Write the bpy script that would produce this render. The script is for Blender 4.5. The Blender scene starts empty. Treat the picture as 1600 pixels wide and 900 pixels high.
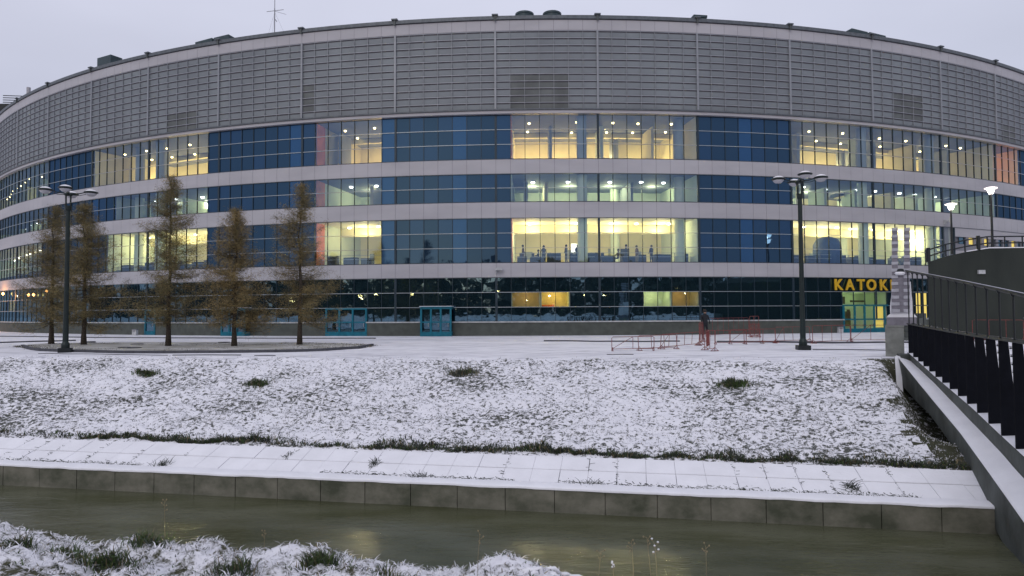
import bpy, math, random
import numpy as np
from mathutils import Vector, Matrix
R_ = math.radians
random.seed(7); rng = np.random.default_rng(11)
scene = bpy.context.scene
COL = scene.collection

# ------------------------------------------------------------------ camera
EYE = 2.32
F, PITCH, YAW, ROLL = 1031.6, .0377, -.0237, -.0053
cy, sy, cp, sp, cr, sr = math.cos(YAW), math.sin(YAW), math.cos(PITCH), math.sin(PITCH), math.cos(ROLL), math.sin(ROLL)
right0 = Vector((cy, -sy, 0)); fwd = Vector((sy*cp, cy*cp, sp)); up0 = Vector((-sy*sp, -cy*sp, cp))
rightv = right0*cr + up0*sr; upv = -right0*sr + up0*cr
cam = bpy.data.cameras.new('camera'); camo = bpy.data.objects.new('camera', cam); COL.objects.link(camo)
cam.sensor_width = 36; cam.lens = F/1600*36; cam.clip_start = .1; cam.clip_end = 4000
camo.matrix_world = Matrix(((rightv.x, upv.x, -fwd.x, 0), (rightv.y, upv.y, -fwd.y, 0), (rightv.z, upv.z, -fwd.z, EYE), (0, 0, 0, 1)))
scene.camera = camo

# ------------------------------------------------------------------ world, sun, exposure
w = bpy.data.worlds.new('World'); scene.world = w; w.use_nodes = True
nt = w.node_tree; nt.nodes.clear(); N = nt.nodes.new; L = nt.links.new
out = N('ShaderNodeOutputWorld'); add = N('ShaderNodeAddShader')
sky = N('ShaderNodeTexSky'); sky.sky_type = 'NISHITA'; sky.sun_disc = False
sky.sun_elevation = R_(12); sky.sun_rotation = R_(200)
b1 = N('ShaderNodeBackground'); b1.inputs['Strength'].default_value = .02; L(sky.outputs[0], b1.inputs[0])
tc = N('ShaderNodeTexCoord'); sep = N('ShaderNodeSeparateXYZ'); L(tc.outputs['Generated'], sep.inputs[0])
ramp = N('ShaderNodeValToRGB'); L(sep.outputs['Z'], ramp.inputs[0])
ramp.color_ramp.elements[0].position = 0; ramp.color_ramp.elements[0].color = (.385, .395, .51, 1)
ramp.color_ramp.elements[1].position = .5; ramp.color_ramp.elements[1].color = (.65, .655, .775, 1)
nz = N('ShaderNodeTexNoise'); nz.inputs['Scale'].default_value = 2.2; nz.inputs['Detail'].default_value = 3
mp = N('ShaderNodeMapping'); mp.inputs['Scale'].default_value = (1, 1, 3); L(tc.outputs['Generated'], mp.inputs[0]); L(mp.outputs[0], nz.inputs[0])
mr = N('ShaderNodeMapRange'); mr.inputs[1].default_value = .3; mr.inputs[2].default_value = .7; mr.inputs[3].default_value = .93; mr.inputs[4].default_value = 1.07
L(nz.outputs[0], mr.inputs[0])
b2 = N('ShaderNodeBackground'); L(ramp.outputs[0], b2.inputs[0]); L(mr.outputs[0], b2.inputs[1])
L(b1.outputs[0], add.inputs[0]); L(b2.outputs[0], add.inputs[1]); L(add.outputs[0], out.inputs[0])
sl = bpy.data.lights.new('sun', 'SUN'); sl.energy = .65; sl.angle = R_(30); sl.color = (1, .95, .92)
so = bpy.data.objects.new('sun', sl); COL.objects.link(so)
so.rotation_euler = (R_(55), 0, R_(-20))
scene.view_settings.view_transform = 'Standard'; scene.view_settings.look = 'None'
scene.view_settings.exposure = 0.0; scene.view_settings.gamma = 1

# ------------------------------------------------------------------ pixel helpers (turn a point of the photo into a real place)
def ray(px, py):
    u, v = (px-800)/F, (450-py)/F
    return (fwd + rightv*u + upv*v)
def at_z(px, py, z):
    d = ray(px, py); t = (z-EYE)/d.z; return Vector((0, 0, EYE))+d*t
def at_y(px, py, Y):
    d = ray(px, py); t = Y/d.y; return Vector((0, 0, EYE))+d*t
def at_line(px, py, a, b):                       # vertical plane X = a + b*Y
    d = ray(px, py); t = a/(d.x-b*d.y); return Vector((0, 0, EYE))+d*t

# ------------------------------------------------------------------ materials
MATS = {}
def nodes(name):
    m = bpy.data.materials.new(name); m.use_nodes = True; MATS[name] = m
    t = m.node_tree; p = t.nodes['Principled BSDF']; return m, t, p
def mat(name, col, rough=.6, metal=0, var=.12, scale=3, bump=0, spec=.4, bscale=None, col2=None, stretch=(1, 1, 1), detail=5, coord='Object'):
    m, t, p = nodes(name)
    tcn = t.nodes.new('ShaderNodeTexCoord'); mpn = t.nodes.new('ShaderNodeMapping'); mpn.inputs['Scale'].default_value = stretch
    t.links.new(tcn.outputs[coord], mpn.inputs[0])
    n = t.nodes.new('ShaderNodeTexNoise'); n.inputs['Scale'].default_value = scale; n.inputs['Detail'].default_value = detail
    t.links.new(mpn.outputs[0], n.inputs[0])
    r = t.nodes.new('ShaderNodeValToRGB'); c2 = col2 or tuple(c*(1-2*var) for c in col)
    r.color_ramp.elements[0].position = .32; r.color_ramp.elements[1].position = .68
    r.color_ramp.elements[0].color = (*c2, 1); r.color_ramp.elements[1].color = (*(col if col2 else tuple(min(1, c*(1+var)) for c in col)), 1)
    t.links.new(n.outputs[0], r.inputs[0]); t.links.new(r.outputs[0], p.inputs['Base Color'])
    p.inputs['Roughness'].default_value = rough; p.inputs['Metallic'].default_value = metal
    p.inputs['Specular IOR Level'].default_value = spec
    if bump:
        n2 = t.nodes.new('ShaderNodeTexNoise'); n2.inputs['Scale'].default_value = bscale or scale*4; n2.inputs['Detail'].default_value = 6
        t.links.new(mpn.outputs[0], n2.inputs[0])
        b = t.nodes.new('ShaderNodeBump'); b.inputs['Strength'].default_value = bump; b.inputs['Distance'].default_value = .05
        t.links.new(n2.outputs[0], b.inputs['Height']); t.links.new(b.outputs[0], p.inputs['Normal'])
    return m
def emis(name, col, s):
    m, t, p = nodes(name); p.inputs['Base Color'].default_value = (*[min(1, c) for c in col], 1)
    p.inputs['Emission Color'].default_value = (*col, 1); p.inputs['Emission Strength'].default_value = s
    return m
M = MATS
mat('cladding', (.425, .42, .445), .5, 0, .05, .18, col2=(.36, .355, .38), stretch=(1, 1, 3), bump=0, spec=.25)
mat('cladding_dark', (.20, .20, .225), .5, 0, .08, .4)
mat('joint', (.10, .095, .11), .8)  # panel joints, and the painted shade strips under the louvre trims
mat('screen_mesh', (.235, .265, .285), .55, .1, .12, .22, bump=.3, bscale=14, col2=(.18, .20, .22), stretch=(1, 1, .6))
mat('screen_mesh_dim', (.14, .155, .155), .6, .1, .12, .5, bump=.3, bscale=14)
mat('screen_mesh_dark', (.075, .085, .085), .6, .1, .12, .5, bump=.3, bscale=14)
mat('screen_seam', (.26, .275, .30), .5, .2, .06, 1)
mat('screen_trim', (.33, .345, .38), .5, .2, .06, 1)
mat('coping', (.11, .125, .14), .5, .2)
mat('roof_felt', (.10, .11, .12), .8)
mat('vent_green', (.035, .06, .07), .5, .1)
mat('mullion', (.018, .035, .05), .4, .1)
mat('transom', (.36, .40, .43), .35, .4, .05)
mat('plinth', (.075, .085, .075), .75, 0, .12, 1.5, bump=.3)
mat('sill', (.42, .43, .43), .6)
mat('teal_paint', (.0, .13, .19), .4)
mat('dark_metal', (.018, .022, .024), .45, .3)
mat('lamp_green', (.012, .022, .022), .45, .2)
mat('black_fin', (.006, .007, .011), .7, 0, spec=.1)
mat('rust_red', (.20, .045, .040), .6, 0, .25, 9)
mat('snow', (.80, .80, .83), .75, 0, .03, 1.2, bump=.35, bscale=9)
mat('concrete', (.23, .24, .22), .8, 0, .15, 2, bump=.4)
mat('concrete_dark', (.085, .095, .088), .75, 0, .2, 1.2, bump=.4)
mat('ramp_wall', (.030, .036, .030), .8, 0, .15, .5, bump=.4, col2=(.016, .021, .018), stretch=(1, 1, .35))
mat('pillar_light', (.40, .40, .44), .6, 0, .1, 4)
mat('pillar_dark', (.20, .19, .22), .6, 0, .1, 4)
mat('bark', (.060, .048, .036), .9, 0, .3, 14, bump=.6)
mat('larch_needle', (.33, .235, .095), .8, 0, .2, 1.3, col2=(.13, .105, .045))
mat('larch_needle_green', (.20, .175, .075), .8, 0, .2, 1.3, col2=(.09, .088, .045))
mat('blade_dark', (.066, .080, .060), .8, 0, .2, .8, col2=(.032, .038, .032))
mat('blade_straw', (.20, .16, .09), .8, 0, .2, 2)
mat('blade_green', (.060, .105, .022), .8, 0, .2, 2, col2=(.035, .06, .018))
mat('blade_snow', (.74, .74, .78), .8, 0, .03, 3)
mat('bed_soil', (.55, .55, .55), .9, 0, .2, 1.3, bump=.5, bscale=20, col2=(.24, .23, .19), stretch=(.4, 1, 1))
mat('kerb', (.07, .072, .085), .8)
mat('interior_cream', (.72, .66, .40), .7, 0, .05, .5)
mat('interior_pale', (.55, .62, .50), .7, 0, .05, .5)
mat('interior_orange', (.75, .20, .05), .7, 0, .15, .8)
mat('interior_grey', (.30, .33, .33), .7, 0, .1, .4)
mat('interior_dark', (.03, .04, .05), .8)
mat('ceiling', (.20, .22, .24), .8, 0, .06, .4)
mat('ceiling_cream', (.75, .71, .50), .8, 0, .04, .4)
mat('floor_in', (.18, .18, .15), .4, 0, .1, .4)
mat('furniture', (.05, .06, .07), .6)
mat('blue_plastic', (.03, .06, .13), .5)
mat('yellow_sign', (.62, .38, .012), .5, 0, .04)
mat('poster', (.12, .10, .05), .6)
mat('cloth_dark', (.015, .017, .022), .85)
mat('cloth_grey', (.06, .07, .09), .85)
mat('cloth_brown', (.08, .05, .035), .85)
mat('skin', (.45, .27, .20), .6)
mat('hair', (.02, .015, .012), .7)
mat('bin_white', (.45, .46, .47), .6, 0, .12, 4)
emis('lamp_white', (1, .92, .78), 9)
emis('lamp_warm', (1, .80, .40), 10)
emis('lamp_cool', (.92, .95, 1), 11)
emis('added_street_bulb', (1, .55, .18), 110)
emis('street_bulb_small', (1, .5, .15), 9)
emis('street_bulb_white', (1, .85, .62), 45)
emis('lit_head', (1, .93, .86), 9)
emis('shopfront', (1, .75, .4), 2.5)
emis('lit_yellow', (1, .76, .16), .38)
emis('screen_white', (.85, .88, 1), 1.6)

def glass_clear(name, tint, refl, rc):
    m, t, p = nodes(name); t.nodes.remove(p)
    o = t.nodes['Material Output']; mx = t.nodes.new('ShaderNodeMixShader'); tr = t.nodes.new('ShaderNodeBsdfTransparent'); g = t.nodes.new('ShaderNodeBsdfGlossy')
    tr.inputs[0].default_value = (*tint, 1); g.inputs[0].default_value = (*rc, 1); g.inputs['Roughness'].default_value = .015
    mx.inputs[0].default_value = refl
    t.links.new(tr.outputs[0], mx.inputs[1]); t.links.new(g.outputs[0], mx.inputs[2]); t.links.new(mx.outputs[0], o.inputs[0])
glass_clear('glass_clear', (.86, .90, .84), .20, (.30, .50, .85))
glass_clear('glass_thin', (.9, .92, .9), .12, (.8, .9, 1))
def glass_dark(name, rc, dc, warp=.02):
    m, t, p = nodes(name); t.nodes.remove(p)
    o = t.nodes['Material Output']; a = t.nodes.new('ShaderNodeAddShader'); d = t.nodes.new('ShaderNodeBsdfDiffuse'); g = t.nodes.new('ShaderNodeBsdfGlossy')
    d.inputs[0].default_value = (*dc, 1); g.inputs[0].default_value = (*rc, 1); g.inputs['Roughness'].default_value = .02
    n = t.nodes.new('ShaderNodeTexNoise'); n.inputs['Scale'].default_value = .7; tcn = t.nodes.new('ShaderNodeTexCoord'); t.links.new(tcn.outputs['Object'], n.inputs[0])
    b = t.nodes.new('ShaderNodeBump'); b.inputs['Strength'].default_value = warp; b.inputs['Distance'].default_value = .3
    t.links.new(n.outputs[0], b.inputs['Height']); t.links.new(b.outputs[0], g.inputs['Normal'])
    t.links.new(d.outputs[0], a.inputs[0]); t.links.new(g.outputs[0], a.inputs[1]); t.links.new(a.outputs[0], o.inputs[0])
glass_dark('glass_blue', (.028, .055, .090), (.008, .018, .034))
glass_dark('glass_blue_b', (.030, .060, .106), (.009, .021, .042))
glass_dark('glass_blue_c', (.032, .070, .130), (.010, .03, .07))
glass_dark('glass_low', (.11, .19, .25), (.004, .010, .014))

# snow with grass poking through (slope + near bank), snow on the plaza
def snowy(name, scale, lo, hi, grass, grass2, stretch=(1, 1, 1), big=.25, bump=.6):
    m, t, p = nodes(name)
    tcn = t.nodes.new('ShaderNodeTexCoord'); mpn = t.nodes.new('ShaderNodeMapping'); mpn.inputs['Scale'].default_value = stretch
    t.links.new(tcn.outputs['Object'], mpn.inputs[0])
    n1 = t.nodes.new('ShaderNodeTexNoise'); n1.inputs['Scale'].default_value = scale; n1.inputs['Detail'].default_value = 7; n1.inputs['Roughness'].default_value = .7
    n2 = t.nodes.new('ShaderNodeTexNoise'); n2.inputs['Scale'].default_value = big; n2.inputs['Detail'].default_value = 4
    for n in (n1, n2): t.links.new(mpn.outputs[0], n.inputs[0])
    ad = t.nodes.new('ShaderNodeMath'); ad.operation = 'MULTIPLY_ADD'; ad.inputs[1].default_value = .35
    t.links.new(n2.outputs[0], ad.inputs[0]); t.links.new(n1.outputs[0], ad.inputs[2])
    r = t.nodes.new('ShaderNodeMapRange'); r.inputs[1].default_value = lo; r.inputs[2].default_value = hi
    t.links.new(ad.outputs[0], r.inputs[0])
    n3 = t.nodes.new('ShaderNodeTexNoise'); n3.inputs['Scale'].default_value = 1.1; t.links.new(mpn.outputs[0], n3.inputs[0])
    g = t.nodes.new('ShaderNodeMix'); g.data_type = 'RGBA'; g.inputs['A'].default_value = (*grass, 1); g.inputs['B'].default_value = (*grass2, 1)
    t.links.new(n3.outputs[0], g.inputs['Factor'])
    mx = t.nodes.new('ShaderNodeMix'); mx.data_type = 'RGBA'; mx.inputs['B'].default_value = (.80, .80, .84, 1)
    t.links.new(g.outputs['Result'], mx.inputs['A']); t.links.new(r.outputs[0], mx.inputs['Factor']); t.links.new(mx.outputs['Result'], p.inputs['Base Color'])
    p.inputs['Roughness'].default_value = .8; p.inputs['Specular IOR Level'].default_value = .2
    b = t.nodes.new('ShaderNodeBump'); b.inputs['Strength'].default_value = bump; b.inputs['Distance'].default_value = .08
    t.links.new(n1.outputs[0], b.inputs['Height']); t.links.new(b.outputs[0], p.inputs['Normal'])
snowy('ground_slope', 5.2, .605, .665, (.055, .065, .060), (.10, .10, .085), stretch=(1, 1.3, 1))
snowy('ground_bare', 4.5, .74, .82, (.035, .042, .022), (.075, .07, .045))
snowy('ground_plaza', 1.6, .50, .72, (.42, .42, .46), (.52, .52, .56), stretch=(.3, 1.2, 1), bump=.3)
snowy('ground_near', 6, .56, .68, (.05, .055, .03), (.08, .075, .045))

# water
m, t, p = nodes('river_water')
p.inputs['Roughness'].default_value = .16; p.inputs['IOR'].default_value = 1.33
tcn = t.nodes.new('ShaderNodeTexCoord'); mpn = t.nodes.new('ShaderNodeMapping'); mpn.inputs['Rotation'].default_value = (0, 0, R_(9.5)); mpn.inputs['Scale'].default_value = (.7, 2.0, 1)
t.links.new(tcn.outputs['Object'], mpn.inputs[0])
n = t.nodes.new('ShaderNodeTexNoise'); n.inputs['Scale'].default_value = 2.2; n.inputs['Detail'].default_value = 5; n.inputs['Distortion'].default_value = .6; t.links.new(mpn.outputs[0], n.inputs[0])
b = t.nodes.new('ShaderNodeBump'); b.inputs['Strength'].default_value = .5; b.inputs['Distance'].default_value = .05
t.links.new(n.outputs[0], b.inputs['Height']); t.links.new(b.outputs[0], p.inputs['Normal'])
n = t.nodes.new('ShaderNodeTexNoise'); n.inputs['Scale'].default_value = .35; t.links.new(mpn.outputs[0], n.inputs[0])
r = t.nodes.new('ShaderNodeValToRGB'); r.color_ramp.elements[0].color = (.056, .060, .028, 1); r.color_ramp.elements[1].color = (.098, .102, .066, 1)
r.color_ramp.elements[0].position = .35; r.color_ramp.elements[1].position = .65
t.links.new(n.outputs[0], r.inputs[0]); t.links.new(r.outputs[0], p.inputs['Base Color'])

# stained quay wall
m, t, p = nodes('quay_concrete')
tcn = t.nodes.new('ShaderNodeTexCoord'); mpn = t.nodes.new('ShaderNodeMapping'); mpn.inputs['Scale'].default_value = (1, 1, 1.3); t.links.new(tcn.outputs['Object'], mpn.inputs[0])
n = t.nodes.new('ShaderNodeTexNoise'); n.inputs['Scale'].default_value = .9; n.inputs['Detail'].default_value = 9; n.inputs['Roughness'].default_value = .65; t.links.new(mpn.outputs[0], n.inputs[0])
r = t.nodes.new('ShaderNodeValToRGB'); r.color_ramp.elements[0].color = (.06, .066, .042, 1); r.color_ramp.elements[1].color = (.20, .19, .15, 1)
r.color_ramp.elements[0].position = .35; r.color_ramp.elements[1].position = .66
t.links.new(n.outputs[0], r.inputs[0]); t.links.new(r.outputs[0], p.inputs['Base Color']); p.inputs['Roughness'].default_value = .8

# ------------------------------------------------------------------ mesh builder
class MB:
    def __init__(s): s.v = []; s.f = []; s.m = []
    def quad(s, a, b, c, d, mi=0):
        i = len(s.v); s.v += [tuple(a), tuple(b), tuple(c), tuple(d)]; s.f.append((i, i+1, i+2, i+3)); s.m.append(mi)
    def hexa(s, p, mi=0):      # p: 8 corners, bottom 0-3 ccw, top 4-7
        i = len(s.v); s.v += [tuple(q) for q in p]
        for f in ((3, 2, 1, 0), (4, 5, 6, 7), (0, 1, 5, 4), (1, 2, 6, 5), (2, 3, 7, 6), (3, 0, 4, 7)):
            s.f.append(tuple(i+k for k in f)); s.m.append(mi)
    def box(s, c, d, rz=0, mi=0):
        C, S = math.cos(rz), math.sin(rz); x, y, z = d[0]/2, d[1]/2, d[2]/2
        s.hexa([(c[0]+a*x*C-b_*y*S, c[1]+a*x*S+b_*y*C, c[2]+e*z) for e in (-1, 1) for a, b_ in ((-1, -1), (1, -1), (1, 1), (-1, 1))], mi)
    def tube(s, pts, rad, n=8, mi=0, cap=True):
        pts = [Vector(p) for p in pts]; rings = []
        for k, p in enumerate(pts):
            dr = (pts[min(k+1, len(pts)-1)]-pts[max(k-1, 0)]).normalized()
            a = Vector((0, 0, 1)) if abs(dr.z) < .9 else Vector((1, 0, 0))
            e1 = dr.cross(a).normalized(); e2 = dr.cross(e1)
            rr = rad[k] if hasattr(rad, '__len__') else rad
            i = len(s.v); s.v += [tuple(p+(e1*math.cos(2*math.pi*j/n)+e2*math.sin(2*math.pi*j/n))*rr) for j in range(n)]; rings.append(i)
        for a, b_ in zip(rings, rings[1:]):
            for j in range(n): s.f.append((a+j, a+(j+1) % n, b_+(j+1) % n, b_+j)); s.m.append(mi)
        if cap:
            s.f.append(tuple(rings[0]+j for j in range(n))[::-1]); s.m.append(mi); s.f.append(tuple(rings[-1]+j for j in range(n))); s.m.append(mi)
    def lathe(s, c, prof, n=20, mi=0):   # prof [(r,z)]
        rings = []
        for r_, z in prof:
            i = len(s.v); s.v += [(c[0]+r_*math.cos(2*math.pi*j/n), c[1]+r_*math.sin(2*math.pi*j/n), c[2]+z) for j in range(n)]; rings.append(i)
        for a, b_ in zip(rings, rings[1:]):
            for j in range(n): s.f.append((a+j, a+(j+1) % n, b_+(j+1) % n, b_+j)); s.m.append(mi)
        s.f.append(tuple(rings[0]+j for j in range(n))[::-1]); s.m.append(mi); s.f.append(tuple(rings[-1]+j for j in range(n))); s.m.append(mi)
    def build(s, name, mats, parent=None, smooth=False, loc=(0, 0, 0)):
        me = bpy.data.meshes.new(name); v = s.v
        if any(loc): v = [(a-loc[0], b_-loc[1], c-loc[2]) for a, b_, c in v]
        me.from_pydata(v, [], s.f)
        if isinstance(mats, str): mats = [mats]
        for k in mats: me.materials.append(MATS[k])
        me.polygons.foreach_set('material_index', s.m)
        if smooth: me.polygons.foreach_set('use_smooth', [True]*len(s.f))
        me.update(); o = bpy.data.objects.new(name, me); COL.objects.link(o)
        if parent: o.parent = parent
        if any(loc): o.location = loc
        return o
def tag(o, label=None, cat=None, group=None, kind=None):
    if label: o['label'] = label
    if cat: o['category'] = cat
    if group: o['group'] = group
    if kind: o['kind'] = kind
    return o
def empty(name, loc, label, cat, group=None, rz=0):
    o = bpy.data.objects.new(name, None); COL.objects.link(o); o.location = loc; o.rotation_euler = (0, 0, rz); o.empty_display_size = .3
    return tag(o, label, cat, group)
def copy_tree(o, parent=None):
    c = o.copy(); COL.objects.link(c); c.parent = parent
    for ch in list(o.children): copy_tree(ch, c)
    return c

# ------------------------------------------------------------------ terrain
WZ = -3.88
A = at_z(0, 758, WZ); B_ = at_z(1550, 835, WZ)
T = (B_-A); T.z = 0; T.normalize(); NV = Vector((-T.y, T.x, 0))       # along the quay, and away from the camera
def uv(x, y): return ((x-A.x)*NV.x+(y-A.y)*NV.y, (x-A.x)*T.x+(y-A.y)*T.y)
def P(u, v, z=0): return Vector((A.x+NV.x*u+T.x*v, A.y+NV.y*u+T.y*v, z))
UN = uv(*at_z(430, 861, -.62).xy)[0]      # crest of the near bank
UC = uv(0, 0)[0]; VN = uv(*at_z(0, 820, -.60).xy)[1]; print('v at x910', uv(*at_z(910, 900, -.7).xy)[1]-VN)
print('quay', A, B_, 'near crest u', UN, 'camera u', UC)
def utop(v): return 12.4+np.clip(v, -60, 90)*.055
def smooth(a, b, x): t_ = np.clip((x-a)/(b-a), 0, 1); return t_*t_*(3-2*t_)
def hgt(u, v):
    u = np.asarray(u, float); v = np.asarray(v, float)
    ut = utop(v)
    far = np.where(u < 2.10, -3.2+(u-.62)*.316-.16, np.where(u < 2.35, -2.89+(u-2.10)/.25*.25, 0))
    far = np.where(u < 2.35, far, np.where(u < ut, -2.64+(u-2.35)/(ut-2.35)*2.52, -.12+.12*smooth(0, 14, u-ut)))
    k = np.exp(-((u-ut)/.9)**2)*.05; far = far-k
    Xw = A.x+NV.x*u+T.x*v; Yw = A.y+NV.y*u+T.y*v; sb = Xw-(5.59+.388*Yw)
    far = far-1.75*smooth(-1.2, .2, sb)*smooth(4.0, 7.5, u)*(1-smooth(14.6, 16.4, u))*(1-smooth(9, 12, sb))
    nv = v-VN; near = -.013*np.clip(nv, 0, 40)*smooth(UC, UN-1, u)-.6*smooth(7.6, 9.5, nv)*smooth(UC+1, UN-1.5, u)+np.interp(u, [UC-60, UC-2, UC+1.5, UN-1, UN, UN+.6, UN+5, UN+6], [1.6, .95, .70, -.42, -.60, -.86, -3.9, -4.6])
    bed = -4.8
    return np.where(u >= 1.8, far, np.where(u > UN+6, bed, near))
def sbf(u, v): return A.x+NV.x*u+T.x*v-(5.59+.388*(A.y+NV.y*u+T.y*v))
def vnoise(x, y, s, seed=0):
    x = x*s+seed*17.3; y = y*s+seed*9.1; xi = np.floor(x); yi = np.floor(y); fx = x-xi; fy = y-yi
    fx = fx*fx*(3-2*fx); fy = fy*fy*(3-2*fy)
    def h(a, b_): q = np.sin(a*127.1+b_*311.7+seed*3.3)*43758.5453; return q-np.floor(q)
    return (h(xi, yi)*(1-fx)+h(xi+1, yi)*fx)*(1-fy)+(h(xi, yi+1)*(1-fx)+h(xi+1, yi+1)*fx)*fy
def bumps(u, v):
    slope = smooth(2.1, 2.8, u)*(1-smooth(0, 1.5, u-utop(v)))
    nb = 1-smooth(UN+.5, UN+3, u)
    a = slope*((vnoise(v, u, .9, 1)-.5)*.16+(vnoise(v, u, 2.6, 2)-.5)*.17+(vnoise(v, u, 5.2, 6)-.5)*.14)
    b2_ = nb*((vnoise(v, u, .8, 3)-.5)*.26+(vnoise(v, u, 2.3, 4)-.5)*.26+(vnoise(v, u, 5.5, 5)-.5)*.20)
    pl = smooth(0, 2, u-utop(v))*((vnoise(v, u, .5, 7)-.5)*.03)*(1-smooth(22, 26, u-utop(v)))
    return a+b2_+pl
def grid_mesh(name, us, vs, hf, mats, mf=None):
    U, V = np.meshgrid(us, vs, indexing='ij'); Z = hf(U, V)
    X = A.x+NV.x*U+T.x*V; Y = A.y+NV.y*U+T.y*V
    nu, nv = U.shape; co = np.stack([X, Y, Z], -1).reshape(-1, 3)
    i = np.arange(nu*nv).reshape(nu, nv); fc = np.stack([i[:-1, :-1], i[:-1, 1:], i[1:, 1:], i[1:, :-1]], -1).reshape(-1, 4)[:, ::-1]
    me = bpy.data.meshes.new(name); me.vertices.add(len(co)); me.vertices.foreach_set('co', co.ravel())
    me.loops.add(fc.size); me.loops.foreach_set('vertex_index', fc.ravel()); me.polygons.add(len(fc))
    me.polygons.foreach_set('loop_start', np.arange(0, fc.size, 4)); me.polygons.foreach_set('loop_total', np.full(len(fc), 4))
    for k in mats: me.materials.append(MATS[k])
    if mf is not None:
        cu = (U[:-1, :-1]+U[1:, 1:])/2; cv = (V[:-1, :-1]+V[1:, 1:])/2
        me.polygons.foreach_set('material_index', mf(cu, cv).astype(np.int32).ravel())
    me.polygons.foreach_set('use_smooth', np.ones(len(fc), bool)); me.update(); me.validate()
    o = bpy.data.objects.new(name, me); COL.objects.link(o); return o
def steps(*seg):
    r_ = []
    for a, b_, d in seg: r_ += list(np.arange(a, b_, d))
    return np.array(r_)
us = steps((-900, -120, 60), (-120, UC-6, 8), (UC-6, UC, .5), (UC, UN+1.4, .07), (UN+1.4, UN+6.5, .4), (UN+6.5, 1.79, 1.2), (1.79, 2.05, .1), (2.05, 16.5, .10), (16.5, 26, .5), (26, 60, 2), (60, 200, 20), (200, 1500, 100))
vs = steps((-900, -100, 50), (-100, -22, 3), (-22, 12, .22), (12, 27, .16), (27, 60, .4), (60, 110, 3), (110, 1000, 50))
grd = grid_mesh('ground', us, vs, lambda u, v: hgt(u, v)+bumps(u, v), ['ground_plaza', 'ground_slope', 'ground_near', 'ground_bare'],
                lambda u, v: np.where((u > 2.2) & (u < 16.5) & (sbf(u, v) > -1.1+.9*(vnoise(v, u, 1.3, 15)-.5)+.8*(vnoise(v, u, 4.3, 16)-.5)) & (sbf(u, v) < 9), 3, 0)+np.where(sbf(u, v) > -1.9, 0, 0)+np.where((sbf(u, v) <= -1.1+.9*(vnoise(v, u, 1.3, 15)-.5)+.8*(vnoise(v, u, 4.3, 16)-.5)) | (sbf(u, v) >= 9) | (u <= 2.2) | (u >= 16.5), 1, 0)*np.where((u < utop(v)+.9*vnoise(v, u, .7, 9)-.2) & (u > 1.5), 1, np.where(u < UN+7, 2, 0)))
tag(grd, kind='structure')
wt = MB(); q = [P(UN+.5, -700, WZ), P(UN+.5, 800, WZ), P(.06, 800, WZ), P(.06, -700, WZ)]; wt.quad(*q)
tag(wt.build('water', 'river_water'), kind='structure')

# quay wall, its snow cap, sloping paving slabs
qw = MB(); sn = MB()
v = -120.0; k = 0
while v < 130:
    L_ = 1.56; jit = random.uniform(-.006, .006)
    p0 = [P(0+jit, v+.012, WZ-1), P(0+jit, v+L_-.012, WZ-1), P(.45, v+L_-.012, WZ-1), P(.45, v+.012, WZ-1)]
    top = WZ+.70
    qw.hexa(p0+[Vector((q.x, q.y, top)) for q in p0])
    v += L_
qb = [P(.08, -120, WZ-1), P(.08, 130, WZ-1), P(.40, 130, WZ-1), P(.40, -120, WZ-1)]
qw.hexa(qb+[Vector((q.x, q.y, top-.03)) for q in qb])
quay = qw.build('quay_wall', 'quay_concrete')
tag(quay, 'long low stained concrete quay wall of square blocks edging the river', 'quay wall')
cap = []
vs2 = np.arange(-120, 130, .25)
def strip(name, prof, mi, parent=None, seed=0):
    mb = MB(); n_ = len(prof); rows = []
    for vv in vs2:
        i = len(mb.v)
        for (u_, z_) in prof:
            z2 = z_+(float(vnoise(vv, u_, 2.2, seed))-.5)*.03; u2 = u_+(float(vnoise(vv, u_*3, 3.1, seed+1))-.5)*.03
            mb.v.append(tuple(P(u2, vv, z2)))
        rows.append(i)
    for a_, b2_ in zip(rows, rows[1:]):
        for j in range(n_-1): mb.f.append((a_+j, a_+j+1, b2_+j+1, b2_+j)[::-1]); mb.m.append(0)
    return mb.build(name, mi, parent, True)
strip('snow_cap', [(-.03, top-.005), (-.035, top+.05), (.05, top+.075), (.42, top+.085), (.62, top+.07)], 'snow', quay, 31)
# slabs: two rows on an incline from (u=.6, top) to (u=2.6, -2.55)
slab = MB(); z0s, z1s = top-.02, -2.57
def sz(u_): return z0s+(u_-.62)/(2.62-.62)*(z1s-z0s)
v = -120.0
while v < 130:
    for (ua, ub) in ((.64, 1.41), (1.46, 2.26)):
        off = .0; w_ = .93; tz = random.uniform(-.006, .006); g1_, g2_ = random.choice((.004, .006, .014)), random.choice((.003, .006, .010))
        c4 = [P(ua, v+g1_, 0), P(ua, v+w_-g2_, 0), P(ub, v+w_-g2_, 0), P(ub, v+g1_, 0)]
        zz = [sz(ua), sz(ua), sz(ub), sz(ub)]
        slab.hexa([Vector((q.x, q.y, z_-.1)) for q, z_ in zip(c4, zz)]+[Vector((q.x, q.y, z_+.05+tz)) for q, z_ in zip(c4, zz)], 0)
    v += .93
bedq = [P(.45, -120, z0s-.12), P(.45, 130, z0s-.12), P(2.28, 130, sz(2.28)+.0), P(2.28, -120, sz(2.28)+.0)]
slab.quad(*bedq, 2)
tag(slab.build('bank_paving', ['snow', 'concrete_dark', 'kerb']), kind='structure')

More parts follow.
